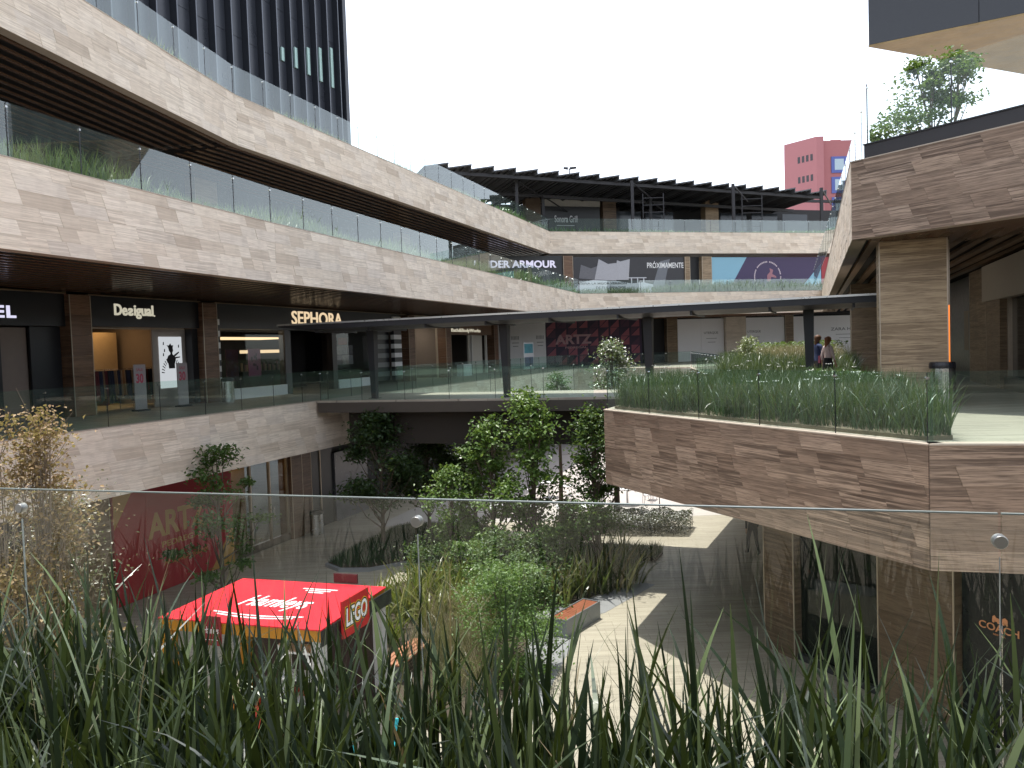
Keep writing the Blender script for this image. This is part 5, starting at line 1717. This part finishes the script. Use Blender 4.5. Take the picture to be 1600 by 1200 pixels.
sp = [(1.4, 27.0), (4.6, 26.4), (5.0, 27.3), (1.6, 28.0)]
struct('grass_strip_soil', MB().prism(sp, .002, .1), SOIL)
b_ = in_poly(5000, sp, 62, .1)
blades('grass_strip', b_, rgn.uniform(.2, .45, len(b_)), np.full(len(b_), .014), rgn.uniform(0, .5, len(b_)), IRIS, 3, None, seed=5, label='strip of soft green grass behind the flax bed', cat='grass')


def clump_plant(name, label, cat, c, n, h, w, leaf, seed, spread=.16, lean=(.1, .75), group=None, droop=1.0, z=0.0):
    rg = np.random.default_rng(seed)
    T = thing(name, label, cat, (c[0], c[1], z), group)
    base = np.stack([c[0] + rg.normal(0, spread, n), c[1] + rg.normal(0, spread, n), np.full(n, z)], 1)
    blades('leaves', base, rg.uniform(h * .55, h * 1.1, n), rg.uniform(w * .7, w * 1.2, n), rg.uniform(lean[0], lean[1], n), leaf, 6, T, droop=droop, kind=None, seed=seed)
    return T


fl = [(-.4, 22.6, 1.3), (-.9, 20.6, 1.3), (-2.6, 23.6, 1.3), (-3.6, 20.6, 1.35), (-3.0, 21.4, 1.5), (-2.4, 20.8, 1.4), (-3.9, 22.0, 1.3), (-2.9, 22.8, 1.5), (-2.0, 22.0, 1.45), (-1.4, 21.1, 1.4), (-3.3, 19.6, 1.2), (-1.7, 23.4, 1.5)]
wl = ['beside the round dark shrub', 'just right of the dry grasses', 'farthest back on the left', 'nearest the kiosk sign', 'behind the kiosk roof corner', 'beside the dry grasses', 'at the far left of the bed', 'by the dark lawn edge', 'in the middle of the left group', 'left of the fine green shrub', 'lowest, beside the kiosk', 'under the low bright tree']
for (x, y, h), w in zip(fl, wl):
    clump_plant('flax_plant', 'yellow green flax clump ' + w, 'plant', (x, y), 46, h, .085, FLAX, int(abs(x * 131 + y * 17)), group='flax plants left of centre')
fr_ = [(1.6, 22.9, 1.5), (2.3, 23.2, 1.6), (3.0, 23.6, 1.5), (2.1, 24.0, 1.5), (2.9, 24.4, 1.7), (3.35, 24.1, 1.6), (1.2, 22.4, 1.4), (.6, 22.3, 1.4), (1.6, 24.3, 1.4), (3.3, 25.0, 1.5)]
wr = ['behind the box bench', 'in the middle of the right group', 'at the sunny path corner', 'behind the middle clump', 'tallest at the right', 'overhanging the path at right', 'just left of the bench end', 'at the left end of the right group', 'deep in the right group', 'at the back right']
for (x, y, h), w in zip(fr_, wr):
    clump_plant('flax_plant', 'green and bronze flax clump ' + w, 'plant', (x, y), 52, h, .085, leafmat('flax_green', [(.035, .055, .015), (.07, .09, .022), (.03, .045, .014), (.18, .17, .045), (.12, .08, .03), (.06, .085, .02)], .3, .07, .45) if 'flax_green' not in MATS else MATS['flax_green'], int(x * 113 + y * 29), group='flax plants around the box bench', spread=.2)
for i, (x, y, h) in enumerate([(-1.9, 19.2, 1.9), (-1.5, 18.5, 1.7), (-1.1, 19.6, 1.8), (-1.6, 17.6, 1.5), (-1.0, 18.3, 1.5), (-2.1, 18.2, 1.5), (-.9, 16.9, 1.2), (-1.5, 16.6, 1.2)]):
    clump_plant('dry_grass', 'straw coloured dry grass tuft ' + ['tallest, behind the others', 'right of the wooden bench', 'beside the fine green shrub', 'near the middle of the tufts', 'touching the green shrub', 'left, beside the kiosk bench', 'in front, nearest at right', 'in front, nearest at left'][i], 'plant', (x, y), 130, h, .012, STRAW if i % 2 == 0 else leafmat('straw_green%d' % i, [(.12, .13, .05), (.2, .18, .09), (.3, .25, .15)], .3, .06), 700 + i, group='dry grass tufts at the centre', spread=.2, lean=(.02, .5))

# long planters behind the glass
def planter(label, pts, z, o0, o1, per_m, hs, leaf, seed, w=.014, seg=4, s_range=None):
    rg = np.random.default_rng(seed)
    B = []
    for i in range(len(pts) - 1):
        L = math.dist(pts[i], pts[i + 1])
        F = Frame(pts[i], (pts[i + 1][0] - pts[i][0], pts[i + 1][1] - pts[i][1]))
        n = int(L * per_m)
        for _ in range(n):
            s_ = rg.random() * L
            dens = .5 + .5 * math.sin(s_ * .9 + seed) * math.sin(s_ * .37 + 2 * seed)
            if rg.random() > .35 + dens:
                continue
            q = F.at(s_, -rg.uniform(o0, o1), z)
            if (q - EYE).length < 6:
                continue
            B.append(tuple(q))
    B = np.array(B)
    n = len(B)
    o = blades('planter_grass', B, rg.uniform(hs[0], hs[1], n) * (.75 + .25 * np.sin(B[:, 1] * .8)), np.full(n, w), rg.uniform(.02, .45, n), leaf, seg, None, seed=seed, label=label, cat='grass')
    return o


planter('tall green grasses behind the glass of the middle left parapet', [(-9.9, 13.7), P2[1], P2[2]], L2 - .1, .22, 1.0, 230, (.5, 1.0), leafmat('ledge_grass', [(.06, .10, .04), (.10, .15, .06), (.15, .19, .09), (.08, .12, .05)], .35, .03, .5), 71, w=.018)
planter('pale straw grasses among the green on the middle left parapet', [(-8.0, 20.2), (-6.9, 23.9), (-5.6, 27.8)], L2 - .1, .2, .7, 160, (.35, .65), PALEG, 72)
planter('low grasses behind the glass of the highest left parapet', [(-11.6, 15), P3[1], P3[2]], L3 - .1, .18, .8, 190, (.3, .65), PALEG, 73, w=.018)
planter('green plants along the highest back parapet', P3B, L3 - .1, .2, .9, 130, (.3, .7), COVER, 74, w=.04)
planter('dense green grasses in front of the back billboards', P2B, L2 - .1, .2, 1.3, 330, (.7, 1.3), IRIS, 75, w=.035)
planter('leafy green patch near the far corner of the middle left parapet', [(.2, 45), (5.3, 60)], L2 - .1, .2, 1.4, 150, (.5, 1.2), COVER, 76, w=.05)
planter('leafy green patch at the far corner of the highest left parapet', [(-1.2, 51.5), (3.4, 64.2)], L3 - .1, .2, 1.2, 130, (.4, 1.0), COVER, 77, w=.05)

# right terrace beds
bed = [(2.62, 20.55), (6.3, 12.22), (6.75, 12.25), (7.9, 15.8), (8.3, 18.5), (7.6, 21.6), (4.6, 23.6), (4.15, 23.9)]
struct('terrace_bed_soil', MB().prism(bed, L1 + .002, L1 + .07), M('dry_soil', (.17, .13, .09), .95, var=.4, scale=14, bump=.5))
b_ = in_poly(13000, bed, 81, L1 + .06, clump=.09)
rg = np.random.default_rng(82)
blades('iris_bed', b_, rg.uniform(.55, 1.05, len(b_)), rg.uniform(.012, .024, len(b_)), rg.uniform(.02, .5, len(b_)), IRIS, 5, None, seed=83, label='dense bed of strappy dark green leaves on the pointed right terrace', cat='plant bed')
MBf = MB()
for q in in_poly(34, bed, 84, 0):
    z = L1 + .78 + .3 * rng.random()
    for a in range(3):
        an = a * 2.09 + q[0] * 7
        MBf.add([(q[0], q[1], z), (q[0] + .05 * math.cos(an - .4), q[1] + .05 * math.sin(an - .4), z + .025), (q[0] + .08 * math.cos(an), q[1] + .08 * math.sin(an), z + .01), (q[0] + .05 * math.cos(an + .4), q[1] + .05 * math.sin(an + .4), z + .025)], [(0, 1, 2, 3)])
o = MBf.build('iris_flowers', M('petal_white', (.75, .75, .72), .6), None)
tag(o, 'scattered small white flowers above the strappy terrace bed', 'flowers', kind='stuff')
cov = [(7.0, 21.6), (8.45, 18.3), (9.2, 20.6), (9.8, 22.6), (8.0, 23.0)]
struct('cover_bed_soil', MB().prism(cov, L1 + .003, L1 + .08), SOIL)
P = in_poly(7000, cov, 85, L1)
P[:, 2] += .08 + rg.random(len(P)) * (.55 + .2 * np.sin(P[:, 0] * 4))
V, Fq = leaf_cloud(P, .12, 86)
o = obj('ground_cover', npmesh('ground_cover', V, Fq), COVER)
tag(o, 'bright green leafy ground cover in front of the walking couple', 'plant bed', kind='stuff')
bed2 = [(7.6, 29.6), (12.2, 28.1), (15.0, 34.5), (16.5, 44), (13.0, 50), (10.2, 38)]
struct('rear_bed_soil', MB().prism(bed2, L1 + .003, L1 + .3), SOIL)
b_ = in_poly(9000, bed2, 87, L1 + .3)
blades('rear_grass_bed', b_, rg.uniform(.5, 1.0, len(b_)), rg.uniform(.014, .03, len(b_)), rg.uniform(.02, .5, len(b_)), IRIS, 4, None, seed=88, label='darker grass bed beyond the path behind the bridge canopy', cat='plant bed')
b_ = in_poly(5000, [(11.5, 33), (14.6, 33.6), (16.2, 43), (13.5, 46)], 89, L1 + .3)
blades('tan_grasses', b_, rg.uniform(.8, 1.35, len(b_)), np.full(len(b_), .014), rg.uniform(.02, .5, len(b_)), STRAW, 4, None, seed=90, label='tan feathery grasses behind the walking couple', cat='plant bed')
P = in_poly(2500, [(14.5, 44), (19, 45), (21, 54), (16, 55)], 91, L1)
P[:, 2] += rg.random(len(P)) * 1.5
V, Fq = leaf_cloud(P, .2, 92)
o = obj('far_shrubs', npmesh('far_shrubs', V, Fq), LEAF_M)
tag(o, 'green shrubs far back in front of the white hoarding', 'plant bed', kind='stuff')

# foreground grass between the viewer and the glass
rg = np.random.default_rng(101)
N = 6600
s_ = rg.uniform(-2.6, 4.9, N)
o_ = rg.uniform(.05, 1.2, N)
base = np.array([tuple(RAIL.at(a, b, L1 + .1)) for a, b in zip(s_, o_)])
hh = np.clip(rg.normal(.71, .14, N), .35, 1.12) * (.93 + .07 * np.sin(s_ * 2.1 + .5)) * np.clip(.80 + .08 * (s_ + .6), .74, 1.0) * np.where(s_ > 2.3, .95, 1.0)
lean_ = np.abs(rg.normal(.10, .17, N))
near = o_ > .9
hh = np.where(near, hh * .85, hh)
blades('foreground_grass', base, hh, rg.uniform(.012, .031, N), lean_, IRIS_F, 9, None, droop=.9, seed=102, label='thick dark strappy grass filling the bottom of the view', cat='plant bed')
N = 110
s3 = rg.uniform(-2.6, 4.9, N)
o3 = rg.uniform(.05, 1.1, N)
base = np.array([tuple(RAIL.at(a, b, L1 + .1)) for a, b in zip(s3, o3)])
blades('foreground_dead_leaves', base, rg.uniform(.4, .85, N), rg.uniform(.008, .018, N), np.abs(rg.normal(.45, .3, N)), leafmat('dead_leaf', [(.12, .085, .04), (.19, .14, .07), (.08, .06, .03), (.22, .18, .10)], .2, .03), 8, None, droop=1.8, seed=104, label='bent brown dead leaves among the foreground grass', cat='plant bed')
N = 160
s2 = rg.uniform(-2.6, 4.9, N)
o2 = rg.uniform(.05, 1.1, N)
base = np.array([tuple(RAIL.at(a, b, L1 + .1)) for a, b in zip(s2, o2)])
blades('foreground_stalks', base, rg.uniform(.5, 1.1, N), rg.uniform(.003, .006, N), np.abs(rg.normal(.25, .3, N)), leafmat('stalk_dry', [(.10, .10, .05), (.16, .14, .08), (.07, .08, .035)], .2, .03), 8, None, droop=1.3, seed=103, label='thin pale dry stalks among the foreground grass', cat='grass')
pp = [RAIL.at(-9, .06, 0), RAIL.at(14, .06, 0), RAIL.at(14, 1.5, 0), RAIL.at(-9, 1.5, 0)]
struct('foreground_soil', MB().prism([(p.x, p.y) for p in pp], L1 + .004, L1 + .1), SOIL)

# ------------------------------------------------------------------ people
SKIN = M('skin', (.42, .25, .17), .6, var=.05)


def person(label, loc, yaw, joints, edges, rad, bands, group=None):
    """joints in local metres (x right, y forward); bands: (z limit, material) from the feet up"""
    T = thing('person', label, 'person', loc, group)
    names = list(joints)
    me = bpy.data.meshes.new('person_skeleton')
    me.from_pydata([joints[k] for k in names], [(names.index(a), names.index(b)) for a, b in edges], [])
    ob = bpy.data.objects.new('tmp', me)
    COL.objects.link(ob)
    sk = ob.modifiers.new('Skin', 'SKIN')
    sk.use_smooth_shade = True
    for i, k in enumerate(names):
        v = me.skin_vertices[0].data[i]
        v.radius = rad[k]
        v.use_root = (k == 'pelvis')
    ss = ob.modifiers.new('Sub', 'SUBSURF')
    ss.levels = 2
    ss.render_levels = 2
    dg = bpy.context.evaluated_depsgraph_get()
    m2 = bpy.data.meshes.new_from_object(ob.evaluated_get(dg))
    bpy.data.objects.remove(ob)
    m2.materials.clear()
    for _, m in bands:
        m2.materials.append(m)
    for p in m2.polygons:
        c = p.center
        for i, (test, m) in enumerate(bands):
            if test(c):
                p.material_index = i
                break
    o = bpy.data.objects.new('body', m2)
    COL.objects.link(o)
    o.parent = T
    T.rotation_euler = (0, 0, yaw)
    return T


def figure(h, stride=.28, armsw=.2, female=False, bend=.0):
    k = h / 1.75
    s_ = stride
    sh = .19 if not female else .165
    J = {
        'pelvis': (0, 0, .95), 'waist': (0, .01, 1.10), 'chest': (0, .015, 1.30), 'collar': (0, 0, 1.45), 'neck': (0, .01, 1.52), 'head0': (0, .02, 1.60), 'head1': (0, .03, 1.69), 'head2': (0, .02, 1.755),
        'hipL': (-.09, 0, .90), 'kneeL': (-.095, s_ * .62, .50), 'ankL': (-.095, s_ * .75, .09), 'toeL': (-.10, s_ * .75 + .17, .035),
        'hipR': (.09, 0, .90), 'kneeR': (.095, -s_ * .25, .50), 'ankR': (.095, -s_ * .95, .12), 'toeR': (.10, -s_ * .95 + .15, .03),
        'shL': (-sh, 0, 1.41), 'elL': (-sh - .05, -armsw * .5, 1.13), 'wrL': (-sh - .05, -armsw * .3, .88), 'haL': (-sh - .04, -armsw * .15, .80),
        'shR': (sh, 0, 1.41), 'elR': (sh + .05, armsw * .3, 1.13), 'wrR': (sh + .04, armsw * 1.1, .90), 'haR': (sh + .03, armsw * 1.35, .83)}
    for s, x in (('L', -1), ('R', 1)):
        hx, hy, hz = J['ha' + s]
        J['th' + s] = (hx - x * .03, hy + .035, hz + .01)
        for f, (dx, l) in enumerate(((-.022, .075), (-.007, .085), (.008, .08), (.022, .065))):
            J['f%d%s' % (f, s)] = (hx + dx * .4, hy + .018 + dx, hz - l)
    J = {a: (p[0] * k, p[1] * k, p[2] * k) for a, p in J.items()}
    E_ = [('pelvis', 'waist'), ('waist', 'chest'), ('chest', 'collar'), ('collar', 'neck'), ('neck', 'head0'), ('head0', 'head1'), ('head1', 'head2'), ('pelvis', 'hipL'), ('hipL', 'kneeL'), ('kneeL', 'ankL'), ('ankL', 'toeL'), ('pelvis', 'hipR'), ('hipR', 'kneeR'), ('kneeR', 'ankR'), ('ankR', 'toeR'),
          ('collar', 'shL'), ('shL', 'elL'), ('elL', 'wrL'), ('wrL', 'haL'), ('collar', 'shR'), ('shR', 'elR'), ('elR', 'wrR'), ('wrR', 'haR')]
    RD = {'pelvis': (.155, .11), 'waist': (.135 if not female else .115, .10), 'chest': (.165, .115), 'collar': (.12, .085), 'neck': (.055, .055), 'head0': (.07, .085), 'head1': (.08, .1), 'head2': (.055, .07)}
    for s in 'LR':
        RD.update({'hip' + s: (.09, .095), 'knee' + s: (.062, .065), 'ank' + s: (.045, .05), 'toe' + s: (.04, .028), 'sh' + s: (.06, .06), 'el' + s: (.045, .045), 'wr' + s: (.03, .03), 'ha' + s: (.035, .02), 'th' + s: (.01, .01)})
        E_ += [('ha' + s, 'th' + s)]
        for f in range(4):
            RD['f%d%s' % (f, s)] = (.009, .009)
            E_.append(('ha' + s, 'f%d%s' % (f, s)))
    RD = {a: (r[0] * k, r[1] * k) for a, r in RD.items()}
    return J, E_, RD


DKC = M('dark_suit', (.018, .019, .024), .8, var=.2)
NAVY = M('navy_jacket', (.03, .05, .13), .8, var=.2)
PLUM = M('plum_bag', (.16, .03, .06), .7)
BLOUSE = M('pale_blouse', (.62, .50, .50), .8, var=.1)
SKIRT = M('black_skirt', (.012, .012, .015), .8)
HAIRB = M('brown_hair', (.10, .045, .02), .6, var=.3, scale=30)
HAIRR = M('auburn_hair', (.20, .07, .025), .6, var=.3, scale=30)


def hair(T, h, m, long=.0):
    k = h / 1.75
    mb = MB()
    n, rows = 14, 8
    vs = []
    for i in range(rows):
        a = math.pi * .5 * (1 - i / (rows - 1) * (1.35 + long * .2))
        for j in range(n):
            b = 2 * math.pi * j / n
            r_ = .103 * math.cos(a) if a > -.3 else .10
            fy = math.sin(b)
            cut = .06 if fy > .55 and i > 4 else 0
            z = 1.685 + .103 * math.sin(a) + cut - (long * .16 * max(0, -fy) if i >= rows - 2 else 0)
            vs.append((r_ * math.cos(b) * k, (.018 + r_ * 1.12 * fy) * k, z * k))
    fs = [(i * n + j, i * n + (j + 1) % n, (i + 1) * n + (j + 1) % n, (i + 1) * n + j) for i in range(rows - 1) for j in range(n)]
    mb.add(vs, fs)
    o = obj('hair', mb.mesh('hair'), m, None, True)
    o.parent = T
    return o


def face(T, h):
    k = h / 1.75
    nb = MB().add([(0, .128 * k, 1.655 * k), (-.016 * k, .105 * k, 1.625 * k), (.016 * k, .105 * k, 1.625 * k), (0, .105 * k, 1.685 * k), (0, .13 * k, 1.635 * k)], [(0, 1, 4), (0, 4, 2), (3, 1, 0), (3, 0, 2), (1, 2, 4)])
    o = obj('nose', nb.mesh('nose'), SKIN)
    o.parent = T
    for x in (-.034, .034):
        o = obj('eye', MB().lathe([(.002, -.010), (.010, -.004), (.010, .004), (.002, .010)], (x * k, .108 * k, 1.675 * k), 8).mesh('eye'), INK)
        o.parent = T
    o = obj('mouth', MB().box(-.024 * k, .024 * k, .095 * k, .112 * k, 1.597 * k, 1.606 * k).mesh('mouth'), M('lips', (.30, .10, .09), .5))
    o.parent = T
    for x in (-.083, .083):
        o = obj('ear', MB().box((x - .008) * k, (x + .008) * k, .0, .03 * k, 1.625 * k, 1.685 * k).mesh('ear'), SKIN)
        o.parent = T


# man walking on the plaza below the terrace
J, E_, RD = figure(1.78, .26, .12)
T = person('person in dark suit walking on the shaded plaza below the terrace', (7.95, 26.75, .004), .15, J, E_, RD,
           [(lambda c: c.z > 1.57, SKIN), (lambda c: abs(c.x) > .17 and c.z < .93, SKIN), (lambda c: True, DKC)])
hair(T, 1.78, INK)
face(T, 1.78)
# couple on the path
J, E_, RD = figure(1.72, .24, .14)
T = person('person in navy jacket on the terrace path, half hidden by the companion', (9.86, 25.75, L1 + .004), -1.35, J, E_, RD,
           [(lambda c: c.z > 1.53, SKIN), (lambda c: abs(c.x) > .17 and c.z < .91, SKIN), (lambda c: c.z > .92, NAVY), (lambda c: True, DKC)])
hair(T, 1.72, HAIRB, 1.0)
face(T, 1.72)
bg_ = obj('shoulder_bag', MB().hexa([(.20, -.12, .85), (.30, -.12, .85), (.30, .12, .85), (.20, .12, .85), (.19, -.10, 1.08), (.28, -.10, 1.08), (.28, .10, 1.08), (.19, .10, 1.08)]).mesh('bag'), PLUM)
bg_.location = (9.86, 25.75, L1 + .004)
bg_.rotation_euler = (0, 0, -1.35)
tag(bg_, 'plum shoulder bag carried by the person in the navy jacket', 'bag')
J, E_, RD = figure(1.66, .2, .12, True)
T = person('person in pale blouse and black skirt walking on the terrace path', (9.93, 25.1, L1 + .004), -1.25, J, E_, RD,
           [(lambda c: c.z > 1.47, SKIN), (lambda c: abs(c.x) > .15 and c.z < .9, SKIN), (lambda c: c.z > .95, BLOUSE), (lambda c: True, SKIN)])
hair(T, 1.66, HAIRR, 1.2)
face(T, 1.66)
sk_ = MB()
n = 18
prof = [(.13, 1.02), (.165, .88), (.20, .6), (.23, .38)]
vs = [(r_ * math.cos(2 * math.pi * j / n) * (1 + .06 * math.cos(5 * j)), r_ * .85 * math.sin(2 * math.pi * j / n), z) for r_, z in prof for j in range(n)]
fs = [(i * n + j, i * n + (j + 1) % n, (i + 1) * n + (j + 1) % n, (i + 1) * n + j) for i in range(len(prof) - 1) for j in range(n)]
sk_.add(vs, fs)
o = obj('skirt', sk_.mesh('skirt'), SKIRT, None, True)
o.parent = T
